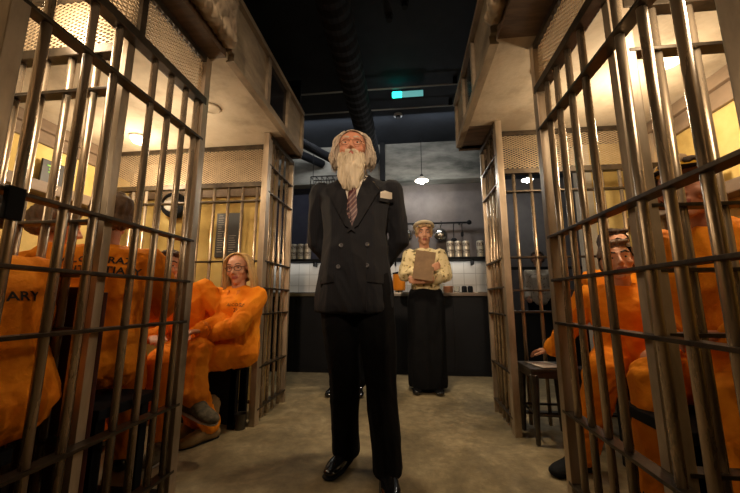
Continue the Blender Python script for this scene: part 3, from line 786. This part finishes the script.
def jumpsuit(f, mat='orange', voxel=.0085, g=None, amp=.012, seed=0., text=None):
    g = g or f.g * 1.04
    pr = f.torso(.026, g)
    N, sp = f.N, f.spine
    pr += f.limbs(.018, (.058, .048, .036), (.088, .066, .056), .97, .97)
    me = blob(pr, voxel, 2, wrinkle(amp, 8, seed))
    o = obj('jumpsuit', me, M[mat], f.root, smooth=True)
    f.suit = me; f.bvh = bvh_of(me)
    # collar: two pointed leaves standing round the neck
    bm = bmesh.new()
    ring = []
    for k in range(15):
        a = -PI * .86 + 2 * PI * .86 * k / 14
        d = (f.F * -math.cos(a) + f.L0 * math.sin(a))
        drop = .05 * (abs(a) / (PI * .86)) ** 2
        ring.append((N + d * .066 - sp * (.0 + drop * .2) + f.F * .012, N + d * .098 - sp * (.045 + drop) + f.F * .012))
    for th in (0, .006):
        pass
    vs = [[bm.verts.new(p) for p in pr_] for pr_ in ring]
    for a, b in zip(vs, vs[1:]): bm.faces.new((a[0], b[0], b[1], a[1]))
    ret = bmesh.ops.extrude_face_region(bm, geom=bm.faces[:])
    for gq in ret['geom']:
        if isinstance(gq, bmesh.types.BMVert): gq.co += (gq.co - N).normalized() * .008 + sp * .004
    bmesh.ops.recalc_face_normals(bm, faces=bm.faces)
    obj('collar', bm, M['orange_s'], f.root, smooth=True)
    for sd in (1, -1):
        El, Wr = V(f.arms[sd][0]), V(f.arms[sd][1]); d = (Wr - El).normalized()
        obj('cuff', T([Wr - d * .035, Wr - d * .03, Wr - d * .004, Wr - d * .0], [.050, .054, .052, .046], 16), M['orange_s'], f.root, smooth=True)
    return o
def shoes(f, mat, sole=None, e=.010, name='shoe', laces=None):
    for sd in (1, -1):
        l = f.legs[sd]; a = V(l[1]); toe = V(l[2]).normalized()
        me = blob(foot_prims(a, toe, 1, e), .006, 2)
        o = obj(name, me, M[mat], f.root, smooth=True)
        up = V((0, 0, 1)) - toe * toe.z; up.normalize(); lt = toe.cross(up); R = Matrix((lt, toe, up)).transposed()
        if sole:
            bm = bmesh.new(); hull_into(bm, [E(a - toe * .035 - up * .088, (.044, .035, .011), R), E(a + toe * .12 - up * .088, (.053, .05, .011), R), E(a + toe * .175 - up * .087, (.036, .03, .010), R)])
            obj('sole', bm, M[sole], o, smooth=True)
        if laces:
            bm = bmesh.new()
            for k in range(5):
                c = a + toe * (.035 + .02 * k) + up * (-.005 - .009 * k)
                tube(bm, [c - lt * .022, c + up * .012, c + lt * .022], .0025, 5)
            obj('laces', bm, M[laces], o)

def ARM(el, wr, d, n, *k): return (el, wr, d, n, *k)

# ---- bearded man, standing, hands behind his back --------------------------------
s_ = 1.0
man = figure('tall man with long grey beard in a dark pinstripe suit and tie', (-.285, 1.80, 0), PI, 1.0,
    P=(.0, .0, .97), N=(.0, -.01, 1.56), W=.205, head=(.10, .05, 0), headoff=(.018, .035, .142), skin='skin_r', sdrop=.095, voxel=.005, girth=1.18, hs=1.03, hw=1.04,
    arms={1: ((.25, -.085, 1.20), (.115, -.215, 1.02), (-.9, -.1, -.35), (0, -1, 0)), -1: ((-.245, -.085, 1.20), (-.10, -.22, 1.00), (.9, -.1, -.3), (0, -1, 0))},
    legs={1: ((.06, -.02, .50), (.055, -.115, .09), (.25, 1, 0)), -1: ((-.14, .03, .50), (-.175, .06, .09), (-.15, 1, 0))})
# trousers
f = man
f.hip[1] = f.P + V((.10, 0, -.02)); f.hip[-1] = f.P + V((-.10, 0, -.02))
pr = []
for sd in (1, -1):
    K, A = V(f.legs[sd][0]), V(f.legs[sd][1])
    pr += [[E(f.hip[sd], (.115, .125, .10)), E(K, .088)], [E(K, .088), E(K.lerp(A, .5), .079), E(A + V((0, .012, -.045)), (.074, .10, .022))]]
pr.append([E(f.P, (.19, .14, .10)), E(f.P + V((0, 0, -.12)), (.17, .13, .06))])
obj('trousers', blob(pr, .008, 2, wrinkle(.006, 6, 3, .5)), M['blackcloth'], f.root, smooth=True)
for sd in (1, -1):
    a = V(f.legs[sd][1]); toe = V(f.legs[sd][2]).normalized(); lt = toe.cross(V((0, 0, 1))); R = Matrix((lt, toe, V((0, 0, 1)))).transposed()
    pp = [[E(a - toe * .045 - V((0, 0, .055)), (.036, .034, .028), R), E(a + toe * .06 - V((0, 0, .045)), (.042, .05, .034), R)],
          [E(a + toe * .06 - V((0, 0, .048)), (.042, .045, .030), R), E(a + toe * .15 - V((0, 0, .058)), (.048, .045, .024), R), E(a + toe * .20 - V((0, 0, .062)), (.036, .03, .019), R)]]
    o = obj('shoe', blob(pp, .005, 2), M['leather'], f.root, smooth=True)
    bm = bmesh.new(); hull_into(bm, [E(a - toe * .05 - V((0, 0, .082)), (.038, .032, .008), R), E(a + toe * .14 - V((0, 0, .082)), (.051, .05, .008), R), E(a + toe * .205 - V((0, 0, .082)), (.038, .03, .008), R)])
    obj('sole', bm, M['black'], o, smooth=True)
    bm = bmesh.new()
    for k in range(4):
        c = a + toe * (.055 + .018 * k) + V((0, 0, -.010 - .007 * k)); tube(bm, [c - lt * .02 - V((0, 0, .008)), c + V((0, 0, .003)), c + lt * .02 - V((0, 0, .008))], .002, 5)
    obj('laces', bm, M['black'], o)
# jacket
g = 1.22
N = f.N
pr = [[E((.0, .0, 1.02), (.205, .160, .10)), E((0, .005, 1.22), (.185, .148, .08))],
      [E((0, .005, 1.22), (.185, .148, .08)), E((.0, .0, 1.40), (.205, .145, .10))],
      [E((.0, .0, 1.40), (.205, .145, .08)), E((.185, -.01, 1.455), (.05, .07, .045)), E((-.185, -.01, 1.455), (.05, .07, .045)), E((.0, -.015, 1.54), (.09, .08, .035))],
      [E((.0, .0, 1.04), (.205, .160, .08)), E((.0, -.0, .82), (.225, .172, .035)), E((0, 0, .79), (.222, .168, .012))]]
for sd in (1, -1):
    S0 = f.sh[sd]; El, Wr = V(f.arms[sd][0]), V(f.arms[sd][1])
    pr += [[E(S0, (.066, .074, .066)), E(El, .060)], [E(El, .062), E(El.lerp(Wr, .9), .050)]]
jm = blob(pr, .0065, 3, wrinkle(.0075, 6.5, 11, .5))
obj('jacket', jm, M['suit'], f.root, smooth=True)
jb = bvh_of(jm)
cx = -.004
def mirror(o): return [(2 * cx - x, z) for x, z in o][::-1]
OY, DY = .6, (0, -1, 0)
vbot = 1.235
obj('shirt', patch([(cx - .062, 1.565), (cx - .066, 1.53), (cx - .005, vbot), (cx + .012, vbot), (cx + .066, 1.53), (cx + .062, 1.565)], jb, OY, DY, .002, .004), M['shirt'], f.root, smooth=False)
for o_ in ([(cx - .004, 1.50), (cx - .062, 1.575), (cx - .075, 1.53), (cx - .045, 1.465)],): 
    obj('shirt_collar', patch(o_, jb, OY, DY, .007, .006), M['shirt'], f.root)
    obj('shirt_collar', patch(mirror(o_), jb, OY, DY, .007, .006), M['shirt'], f.root)
obj('tie', patch([(cx - .016, 1.50), (cx - .019, 1.475), (cx - .030, 1.30), (cx - .004, vbot - .005), (cx + .026, 1.30), (cx + .014, 1.475), (cx + .014, 1.50)], jb, OY, DY, .009, .006), M['tie'], f.root)
bm = bmesh.new(); hp = jb.ray_cast(V((cx, .6, 1.49)), V(DY))[0]; hull_into(bm, [E(hp + V((0, .012, .012)), (.021, .011, .012)), E(hp + V((0, .012, -.012)), (.013, .010, .010))]); obj('tie_knot', bm, M['tie'], f.root, smooth=True)
lap = [(cx - .055, 1.56), (cx - .088, 1.545), (cx - .105, 1.475), (cx - .155, 1.455), (cx - .125, 1.40), (cx - .035, 1.235), (cx + .02, 1.195), (cx + .012, 1.24), (cx - .045, 1.46)]
# his left lapel overlaps
obj('lapel', patch(lap, jb, OY, DY, .006, .007), M['lapel'], f.root)
obj('lapel', patch([(x, z) for x, z in mirror(lap)], jb, OY, DY, .008, .007), M['lapel'], f.root)
edge = [(cx + .018, 1.20), (cx + .012, 1.19), (cx - .075, 1.12), (cx - .080, .80), (cx - .066, .80), (cx - .062, 1.115)]
obj('front_edge', patch(edge, jb, OY, DY, .003, .006), M['lapel'], f.root)
def pt(x, z, off=.006):
    h = jb.ray_cast(V((x, .6, z)), V(DY))[0]; return h + V((0, off, 0))
for x, z in ((.050, 1.13), (-.084, 1.135), (.064, 1.02), (-.084, 1.025)):
    h = pt(x, z, .004); b = L([(.011, 0), (.012, .003), (.009, .006), (.004, .004)], seg=16); bmesh.ops.transform(b, matrix=Matrix.Translation(h) @ Matrix.Rotation(-PI / 2, 4, 'X'), verts=b.verts)
    obj('button', b, plain('button', (.10, .10, .11), .25), f.root)
for sx in (1, -1):
    q = [(sx * .085, .985), (sx * .165, .978), (sx * .165, .935), (sx * .085, .942)]
    obj('pocket_flap', patch(q if sx > 0 else q[::-1], jb, OY, DY, .003, .006), M['lapel'], f.root)
pq = [(-.150, 1.39), (-.212, 1.395), (-.212, 1.43), (-.175, 1.437), (-.152, 1.425)]
obj('pocket_square', patch(pq, jb, OY, DY, .010, .005), M['shirt'], f.root)
obj('breast_pocket', patch([(-.145, 1.375), (-.218, 1.38), (-.218, 1.398), (-.145, 1.393)], jb, OY, DY, .012, .006), M['lapel'], f.root)
obj('lapel_pin', T([pt(-.145, 1.44, .02), pt(-.118, 1.48, .02), pt(-.108, 1.495, .018)], [.0035, .003, .002], 8), M['chrome'], f.root)
# hair and beard
random.seed(21)
pr = [[hd(f, 0, -.050, .042, (.084, .072, .080))], [hd(f, 0, -.070, -.03, (.082, .045, .06))]]
for sx in (-1, 1):
    pr.append([hd(f, sx * .084, -.018, .035, (.016, .036, .04)), hd(f, sx * .090, -.015, -.03, (.018, .034, .035)), hd(f, sx * .082, -.025, -.08, (.018, .03, .02))])
hair = blob(pr, .006, 2, strands(.012, 55))
hair_o = obj('hair', hair, M['greyhair'], f.root, smooth=True)
def hang(f, sx, t0, y0, rx, rz, ln, wav, ph, flare=.0, n=11, t1=1.6, zc=.03):
    pts = []; arc = .5
    for j in range(n):
        u = j / (n - 1)
        if u < arc:
            t = t0 + (t1 - t0) * u / arc; x, z = rx * math.sin(t), zc + rz * math.cos(t)
        else:
            q = (u - arc) / (1 - arc); x, z = rx * math.sin(t1) + flare * math.sin(q * 2.4), zc + rz * math.cos(t1) - q * ln
        x += wav * math.sin(ph + u * 11); y = y0 + wav * math.cos(ph + u * 9)
        pts.append(f.hc + f.Rhd @ V((sx * x, y, z)))
    return pts
rt = []
for k in range(300):
    sx = random.choice((-1, 1)); y0 = random.uniform(-.075, .022); sc = math.sqrt(1 - min(.9, ((y0 + .02) / .11) ** 2)) * .5 + .5
    rt.append(hang(f, sx, random.uniform(.35, .95), y0, .092 * sc + random.uniform(0, .016), .094, random.uniform(.06, .13), .009, random.random() * 6, random.uniform(0, .028)))
locks(f, M['greyhair'], rt, 'hair_locks', .0042, hair_o)
rt = []
for k in range(110):     # thin hair combed back over the crown
    x0 = random.uniform(-.06, .06); pts = []
    for j in range(7):
        u = j / 6; y = .045 - u * .12; z = .038 + .086 * math.sqrt(max(.05, 1 - ((y + .012) / .1) ** 2 - (x0 / .082) ** 2)) + .004
        pts.append(f.hc + f.Rhd @ V((x0 * (1 + .3 * u), y, z)))
    rt.append(pts)
locks(f, M['greyhair'], rt, 'crown_hair', .0028, hair_o)
bc = f.hc + f.Rhd @ V((0, .075, -.10))
pr = [[hd(f, -.062, .025, -.05, (.014, .03, .022)), hd(f, -.045, .06, -.075, (.02, .025, .022)), hd(f, -.055, .03, -.11, (.02, .03, .02))],
      [hd(f, .062, .025, -.05, (.014, .03, .022)), hd(f, .045, .06, -.075, (.02, .025, .022)), hd(f, .055, .03, -.11, (.02, .03, .02))],
      [hd(f, 0, .085, -.078, (.030, .014, .012)), E(bc, (.066, .034, .03)), E(bc + V((0, .025, -.07)), (.066, .034, .04))],
      [E(bc + V((0, .025, -.06)), (.066, .034, .04)), E(bc + V((.0, .03, -.14)), (.052, .024, .035))],
      [hd(f, 0, .092, -.036, (.028, .009, .006)), hd(f, -.032, .078, -.05, (.010, .010, .012)), hd(f, .032, .078, -.05, (.010, .010, .012))]]
beard_o = obj('beard', blob(pr, .005, 2, strands(.012, 70)), M['beard'], f.root, smooth=True)
rt = []
for k in range(420):
    a = random.uniform(-1, 1); b0 = V((a * .068, .078 - abs(a) * .045 + random.uniform(0, .02), random.uniform(-.115, -.06) + abs(a) * .03)); p = f.hc + f.Rhd @ b0
    ln = random.uniform(.11, .20) * (1 - .25 * abs(a)); ph = random.random() * 6; pts = []
    for j in range(8):
        u = j / 7
        pts.append(V((p.x + a * .010 * math.sin(u * PI) - a * .012 * u + .005 * math.sin(ph + u * 6), p.y + .030 * math.sin(u * 1.8) + .012, p.z - ln * u)))
    rt.append(pts)
locks(f, M['beard'], rt, 'beard_strands', .0034, beard_o)
rt = []
for k in range(80):
    sx = random.choice((-1, 1)); x0 = random.uniform(.002, .022)
    rt.append([f.hc + f.Rhd @ V((sx * (x0 + u * .022), .102 - u * .016, -.037 - u * .026 - .004 * random.random())) for u in (0, .35, .7, 1)])
locks(f, M['beard'], rt, 'moustache', .003, beard_o)
brows(f, M['greyhair'], .0055); glasses(f, M['gold'], .022, .0015)

# ---- waitress --------------------------------------------------------------------
w = figure('young person with cream headband and patterned blouse hugging a brown folder', (.18, 3.36, 0), PI - .03, 1.0,
    P=(0, 0, .90), N=(0, .0, 1.36), W=.15, head=(.05, .0, .0), headoff=(0, .02, .145), voxel=.007, girth=.86, hs=.97,
    arms={1: ((.20, .03, 1.10), (-.005, .185, 1.13), (-.85, .2, .30), (0, -1, .2)), -1: ((-.20, .03, 1.09), (.02, .17, 1.03), (.95, .05, .12), (0, -1, .1))},
    legs={1: ((.08, .02, .48), (.085, 0, .09), (.1, 1, 0)), -1: ((-.08, .02, .48), (-.085, 0, .09), (-.1, 1, 0))})
f = w
pr = f.torso(.022, .9)[1:]
pr.append([E((0, 0, .96), (.145, .11, .04)), E((0, 0, 1.1), (.14, .11, .05))])
for sd in (1, -1):
    S0 = f.sh[sd]; El, Wr = V(f.arms[sd][0]), V(f.arms[sd][1])
    pr += [[E(S0, .068), E(S0.lerp(El, .6), .078), E(El, .066)], [E(El, .066), E(El.lerp(Wr, .42), .06)]]
obj('blouse', blob(pr, .009, 2, wrinkle(.010, 10, 5)), M['creamprint'], f.root, smooth=True)
obj('skirt', blob([[E((0, 0, .95), (.16, .12, .03)), E((0, 0, .86), (.188, .14, .04)), E((0, .0, .12), (.19, .19, .03)), E((0, .0, .05), (.188, .185, .02))]], .012, 2, wrinkle(.012, 7, 2, .12)), M['blackcloth'], f.root, smooth=True)
shoes(f, 'leather')
pr = [[hd(f, 0, -.03, .045, (.082, .082, .082))]]
for sx in (-1, 1): pr.append([hd(f, sx * .066, .02, .065, (.020, .03, .026)), hd(f, sx * .076, -.01, .015, (.012, .025, .025))])
for k in range(14):
    a = random.uniform(-.07, .07); pr.append([hd(f, a, .058 + random.uniform(-.01, .015), .090 + random.uniform(-.010, .010), .017)])
obj('hair', blob(pr, .008, 1, strands(.012, 60)), mottled('light brown curls', (.32, .2, .09), (.6, .42, .22), 20, .7, 0, .2), f.root, smooth=True)
brows(f, M['midhair'], .004)
pts = []
for k in range(24):
    a = 2 * PI * k / 24; pts.append(f.hc + f.Rhd @ V((.092 * math.cos(a), -.005 + .10 * math.sin(a), .092 + .030 * math.sin(a))))
obj('headband', T(pts, .018, 8, closed=True), M['cream'], f.root, smooth=True)
t = thing('folder', 'brown leather folder held against the waitress chest', 'folder', (.145, 3.135, 1.06)); t['label'] = 'brown leather folder hugged by the person in the patterned blouse'
b = bmesh.new(); box(b, (0, 0, .12), (.19, .006, .28), None, .002); bmesh.ops.transform(b, matrix=Matrix.Rotation(.16, 4, 'Y') @ Matrix.Rotation(-.1, 4, 'X'), verts=b.verts); obj('cover', b, M['folder'], t)
b = bmesh.new(); box(b, (0, .009, .12), (.18, .010, .27), None, .001); bmesh.ops.transform(b, matrix=Matrix.Rotation(.16, 4, 'Y') @ Matrix.Rotation(-.1, 4, 'X'), verts=b.verts); obj('pages', b, M['paper'], t)

# ---- person behind the man ---------------------------------------------------------
f = figure('person in dark clothes hidden behind the bearded man, only lower legs showing', (-.575, 3.20, 0), PI, .95,
    P=(0, 0, .92), N=(0, 0, 1.42), W=.16, voxel=.009, arms={1: ((.2, 0, 1.12), (.2, .06, .9), (0, .2, -1), (-1, 0, 0)), -1: ((-.2, 0, 1.12), (-.2, .06, .9), (0, .2, -1), (1, 0, 0))},
    legs={1: ((.09, .02, .5), (.11, 0, .09), (.2, 1, 0)), -1: ((-.09, .02, .5), (-.11, 0, .09), (-.2, 1, 0))})
jumpsuit(f, 'blackcloth', .011, seed=3); shoes(f, 'leather'); short_hair(f, M['brownhair'])
for c in f.root.children:
    if c.name.startswith(('collar', 'cuff')): c.data.materials[0] = M['blackcloth']
    if c.name.startswith('jumpsuit'): c.name = 'clothes'

# ---- small person added in the bay in place of a mirror image --------------------------------------------------------
f = figure('person in pale spotted shirt behind the low counter, added for a mirror image', (1.93, 5.10, 0), PI - .3, .97,
    P=(0, 0, .88), N=(0, 0, 1.34), W=.15, voxel=.010, arms={1: ((.2, .02, 1.06), (.17, .16, .88), (0, 1, -.1), (-1, 0, 0)), -1: ((-.2, .02, 1.06), (-.17, .16, .88), (0, 1, -.1), (1, 0, 0))},
    legs={1: ((.08, .02, .47), (.09, 0, .09), (.1, 1, 0)), -1: ((-.08, .02, .47), (-.09, 0, .09), (-.1, 1, 0))})
pr = f.torso(.02, 1.)
for sd in (1, -1):
    S0 = f.sh[sd]; El, Wr = V(f.arms[sd][0]), V(f.arms[sd][1]); pr += [[E(S0, .065), E(El, .062)], [E(El, .06), E(El.lerp(Wr, .8), .05)]]
obj('shirt', blob(pr, .012, 2, wrinkle(.01, 9)), mottled('pale spotted shirt', (.2, .15, .1), (.58, .5, .4), 30, .8, 0, 0, detail=1, lo=.3, hi=.4), f.root, smooth=True)
pr = []
for sd in (1, -1): pr += [[E(f.hip[sd], .1), E(f.legs[sd][0], .075)], [E(f.legs[sd][0], .075), E(f.legs[sd][1], .06)]]
obj('trousers', blob(pr, .012, 2), M['blackcloth'], f.root, smooth=True); shoes(f, 'leather'); short_hair(f, M['brownhair'], .014)

# ---- seated prisoners ----------------------------------------------------------------
def sit_legs(kz=.50, ky=.43, spread=.12, fy=None, fz=.09):
    fy = ky + .0 if fy is None else fy
    return {1: ((spread, ky, kz), (spread + .02, fy, fz), (.15, 1, 0)), -1: ((-spread, ky, kz), (-spread - .02, fy, fz), (-.15, 1, 0))}

# blonde woman, front of left cell
f = figure('blonde person with long hair and glasses in orange jumpsuit on the left bench', (-1.16, 2.24, 0), math.radians(152), .93,
    P=(.02, .0, .55), N=(.0, .03, 1.0), lat=.40, W=.165, head=(.62, -.12, .10), headoff=(.0, .02, .145), voxel=.007,
    arms={1: ((.20, .03, .76), (.13, .27, .68), (-.7, .6, -.1), (0, -.2, -1)), -1: ((-.19, .16, .74), (.06, .30, .66), (.9, .3, -.1), (0, -.2, -1))},
    legs={1: ((.20, .38, .52), (.13, .20, .09), (.1, 1, 0)), -1: ((.03, .40, .52), (-.0, .19, .09), (0, 1, 0))})
jumpsuit(f, amp=.013, seed=1.3)
fx = f.P + f.spine * .30 - f.L0 * .075
text_on('lettering', 'ALCOTRAZ', .028, fx + f.spine * .045, -f.L0, f.spine, f.bvh, M['ink'], f.root, .004)
text_on('lettering', '257', .036, fx + f.spine * .008, -f.L0, f.spine, f.bvh, M['ink'], f.root, .004)
random.seed(5)
ho = obj('hair', blob([[hd(f, 0, -.03, .048, (.086, .086, .084))], [hd(f, 0, -.07, -.04, (.075, .04, .07))]], .007, 2, strands(.008, 60)), M['blonde'], f.root, smooth=True)
rt = []
for k in range(300):
    y0 = random.uniform(-.09, .035); sc = math.sqrt(1 - min(.9, ((y0 + .02) / .125) ** 2)) * .45 + .55
    rt.append(hang(f, random.choice((-1, 1)), random.uniform(.02, .3), y0, .088 * sc + random.uniform(0, .01), .094, random.uniform(.15, .25), .004, random.random() * 6, random.uniform(0, .02)))
locks(f, M['blonde'], rt, 'hair_locks', .0055, ho)
brows(f, M['midhair'], .003); glasses(f, M['brownhair'], .023, .0022)
shoes(f, 'tan', 'black', e=.014, name='boot')
for sd in (1, -1):
    A = V(f.legs[sd][1]); obj('boot_shaft', blob([[E(A - V((0, 0, .02)), .050), E(A + V((0, 0, .13)), .060)]], .009, 2, wrinkle(.006, 12)), M['tan'], f.root, smooth=True)

# dark haired man beside her, ankle on knee
f = figure('dark haired prisoner in orange jumpsuit beside the blonde one, legs crossed', (-1.45, 2.21, 0), math.radians(188), .95,
    P=(0, .0, .55), N=(.12, .08, .98), lat=.1, W=.17, head=(.35, .0, -.1), headoff=(.07, .03, .145), voxel=.007,
    arms={1: ((.21, .06, .76), (.16, .28, .66), (-.6, .7, 0), (0, -.2, -1)), -1: ((-.24, .10, .76), (-.16, .30, .70), (.4, .9, 0), (0, -.2, -1))},
    legs={1: ((.02, .40, .53), (-.02, .36, .09), (-.1, 1, 0)), -1: ((-.16, .36, .58), (-.22, .46, .34), (-.85, .35, -.2))})
jumpsuit(f, amp=.013, seed=4.3); short_hair(f, M['brownhair'], .012); brows(f, M['brownhair'])
shoes(f, 'sneaker', 'whiterub', .012, 'sneaker', 'whiterub')

def back_text(f, l1, l2, size=.05, up=.70, dx=0.):
    c = f.P + f.spine * f.H * up + f.L0 * dx
    if l1: text_on('lettering', l1, size, c + f.spine * size * .62, f.L0, f.spine, f.bvh, M['ink'], f.root, .005, 1.05, .001)
    if l2: text_on('lettering', l2, size, c - f.spine * size * .45, f.L0, f.spine, f.bvh, M['ink'], f.root, .005, 1.05, .001)

# B: big back with the prison name
f = figure('broad prisoner seen from behind with two lines of black lettering across the back', (-1.40, 1.36, 0), math.radians(36), 1.0,
    P=(0, 0, .57), N=(.0, .06, 1.09), W=.20, head=(.5, -.05, 0), voxel=.008, girth=1.2,
    arms={1: ((.27, .08, .84), (.18, .32, .74), (-.5, .8, 0), (0, 0, -1)), -1: ((-.27, .08, .84), (-.18, .32, .74), (.5, .8, 0), (0, 0, -1))}, legs=sit_legs(.53, .32))
jumpsuit(f, amp=.011, seed=8); back_text(f, 'ALCOTRAZ', 'PENITENTIARY', .047, .80); short_hair(f, M['midhair'], .010); shoes(f, 'leather')
# G: behind, to the left
f = figure('brown haired prisoner beyond the divider, left of the lettered back', (-1.86, 1.42, 0), math.radians(10), 1.0,
    P=(0, 0, .57), N=(.02, .08, 1.08), W=.18, head=(-.6, -.15, 0), voxel=.008,
    arms={1: ((.24, .10, .84), (.16, .34, .76), (-.5, .8, 0), (0, 0, -1)), -1: ((-.24, .1, .84), (-.16, .34, .76), (.5, .8, 0), (0, 0, -1))}, legs=sit_legs(.53, .42))
jumpsuit(f, amp=.012, seed=12); short_hair(f, M['midhair'], .016); shoes(f, 'leather')
# A: near left edge
f = figure('hunched prisoner at the left picture edge with number 85 on the back', (-1.30, .86, 0), math.radians(66), 1.0,
    P=(.02, .0, .52), N=(-.02, .10, .97), W=.195, head=(.2, -.25, 0), voxel=.008, girth=1.22,
    arms={1: ((.25, .22, .70), (.14, .42, .62), (-.5, .8, 0), (0, 0, -1)), -1: ((-.26, .20, .70), (-.14, .42, .62), (.5, .8, 0), (0, 0, -1))}, legs=sit_legs(.49, .30, .10))
jumpsuit(f, amp=.014, seed=17); back_text(f, 'PENITENTIARY', '85', .042, .62); short_hair(f, M['brownhair'], .012); shoes(f, 'leather')

# I: man with hand on the stool
f = figure('dark haired prisoner on the right with one hand on the metal stool', (1.235, 2.07, 0), math.radians(165), .97,
    P=(0, 0, .55), N=(.02, .06, .95), lat=-.1, W=.18, head=(-.15, .1, .1), headoff=(.01, .03, .145), voxel=.007,
    arms={1: ((.29, -.02, .72), (.375, -.15, .555), (.7, -.4, -.1), (0, 0, -1)), -1: ((-.24, .10, .74), (-.08, .28, .64), (.8, .5, -.1), (0, 0, -1))},
    legs={1: ((.22, .36, .53), (.33, .24, .09), (.77, .62, 0)), -1: ((-.10, .36, .53), (-.10, .33, .09), (-.1, 1, 0))})
FI = f
jumpsuit(f, amp=.013, seed=23); short_hair(f, M['midhair'], .014); brows(f, M['brownhair']); shoes(f, 'black', None, .012)
# J: behind I
f = figure('dark haired prisoner half hidden behind the one at the metal stool', (1.44, 2.37, 0), math.radians(178), .96,
    P=(0, 0, .56), N=(.05, .0, 1.10), W=.165, head=(.1, 0, 0), voxel=.009,
    arms={1: ((.20, .04, .80), (.0, .20, .70), (-.7, .5, 0), (0, 0, -1)), -1: ((-.24, .06, .80), (-.24, .26, .66), (0, 1, 0), (0, 0, -1))},
    legs={1: ((-.08, .30, .5), (-.10, .28, .09), (-.1, 1, 0)), -1: ((-.26, .32, .5), (-.27, .30, .09), (-.1, 1, 0))})
jumpsuit(f, amp=.012, seed=29); short_hair(f, M['brownhair'], .010); brows(f, M['brownhair']); shoes(f, 'leather')
# H: large man with cap
f = figure('large prisoner with yellow and black cap behind the right hand bars', (1.29, 1.42, 0), math.radians(104), 1.02,
    P=(.02, 0, .56), N=(.0, .11, 1.11), W=.18, lat=.25, head=(.5, -.05, 0), headoff=(0, .09, .14), voxel=.006, girth=1.12, skin='skin_r', hs=1.06,
    arms={1: ((.25, .10, .82), (.12, .24, .70), (-.8, .4, 0), (0, 0, -1)), -1: ((-.25, .06, .82), (-.12, .24, .72), (.8, .4, 0), (0, 0, -1))}, legs=sit_legs(.53, .30, .13))
jumpsuit(f, amp=.013, seed=31); back_text(f, 'ALCOTRAZ', 'PENITENTIARY', .047, .80); short_hair(f, M['brownhair'], .006); brows(f, M['brownhair'], .006)
shoes(f, 'leather')
cap = obj('cap', blob([[hd(f, 0, -.012, .085, (.090, .106, .052))]], .007, 2), M['yellowcap'], f.root, smooth=True)
bm = bmesh.new(); hull_into(bm, [hd(f, -.055, .09, .07, (.02, .02, .005)), hd(f, .055, .09, .07, (.02, .02, .005)), hd(f, 0, .155, .062, (.035, .025, .004))]); obj('brim', bm, M['black'], cap, smooth=True)
pts = [f.hc + f.Rhd @ V((.093 * math.cos(a), -.012 + .109 * math.sin(a), .073)) for a in [2 * PI * k / 28 for k in range(28)]]
obj('cap_band', T(pts, .008, 8, closed=True), M['black'], cap, smooth=True)
bm = bmesh.new(); hull_into(bm, [hd(f, 0, .072, .110, (.035, .022, .022))]); obj('cap_front', bm, M['beige'], cap, smooth=True)

# ------------------------------------------------------------------ lights
def pl(name, loc, e, col, r=.06):
    d = bpy.data.lights.new(name, 'POINT'); d.energy = e; d.color = col; d.shadow_soft_size = r
    o = bpy.data.objects.new(name, d); C.objects.link(o); o.location = loc; return o
def sp(name, loc, tgt, e, col, ang, blend=.6, r=.08):
    d = bpy.data.lights.new(name, 'SPOT'); d.energy = e; d.color = col; d.spot_size = math.radians(ang); d.spot_blend = blend; d.shadow_soft_size = r
    o = bpy.data.objects.new(name, d); C.objects.link(o); o.location = loc
    o.rotation_euler = (V(tgt) - V(loc)).to_track_quat('-Z', 'Y').to_euler(); return o
def ar(name, loc, tgt, e, col, sx, sy):
    d = bpy.data.lights.new(name, 'AREA'); d.energy = e; d.color = col; d.shape = 'RECTANGLE'; d.size = sx; d.size_y = sy
    o = bpy.data.objects.new(name, d); C.objects.link(o); o.location = loc
    o.rotation_euler = (V(tgt) - V(loc)).to_track_quat('-Z', 'Y').to_euler(); return o
WARM = (1., .79, .54)
pl('left_cell_lamp', (-2.10, 2.22, 1.85), 21, WARM, .08)
pl('left_front_fill', (-1.36, .98, 1.95), 9, WARM, .08)  # added fill without fixture, brightens the lettered back
pl('left_cell_lamp', (-1.55, 1.85, 1.85), 7, WARM, .1)  # added unseen light, no fixture here
pl('left_near_fill', (-2.15, .50, 1.70), 9, WARM, .1)  # added unseen fill for the near bay, no fixture
pl('right_cell_lamp', (1.30, 1.90, 1.88), 22, WARM, .08)
pl('right_near_fill', (.92, .85, 1.80), 10, WARM, .1)  # added fill without fixture, brightens the face of the capped man
# hall spots on the ceiling behind the camera
sp('hall_spot', (-.1, -1.3, 2.75), (-.30, 1.8, 1.85), 300, (1., .72, .48), 44, .8)
sp('hall_spot', (-.1, 2.2, 2.94), (-.15, 2.7, 0), 95, (1., .78, .50), 62, .7)
sp('bar_fill', (.02, 2.1, 2.94), (.15, 3.4, 1.3), 45, (1., .80, .55), 40, .7)  # added front fill that brightens the waitress
ar('shelf_strip', (-.75, 4.36, 1.36), (-.75, 4.47, .9), 3.2, (1, .93, .82), 3.4, .03)
ar('bar_wash', (-.6, 3.5, 2.9), (-.6, 4.5, 2.2), 14, (.9, .88, .85), 2.6, .1)

wd = bpy.data.worlds.new('world'); S.world = wd; wd.use_nodes = True
bg = wd.node_tree.nodes['Background']; bg.inputs[0].default_value = (.35, .45, .6, 1); bg.inputs[1].default_value = .022

S.view_settings.view_transform = 'Standard'; S.view_settings.look = 'None'; S.view_settings.gamma = 1; S.view_settings.exposure = 0
S.view_settings.use_curve_mapping = False
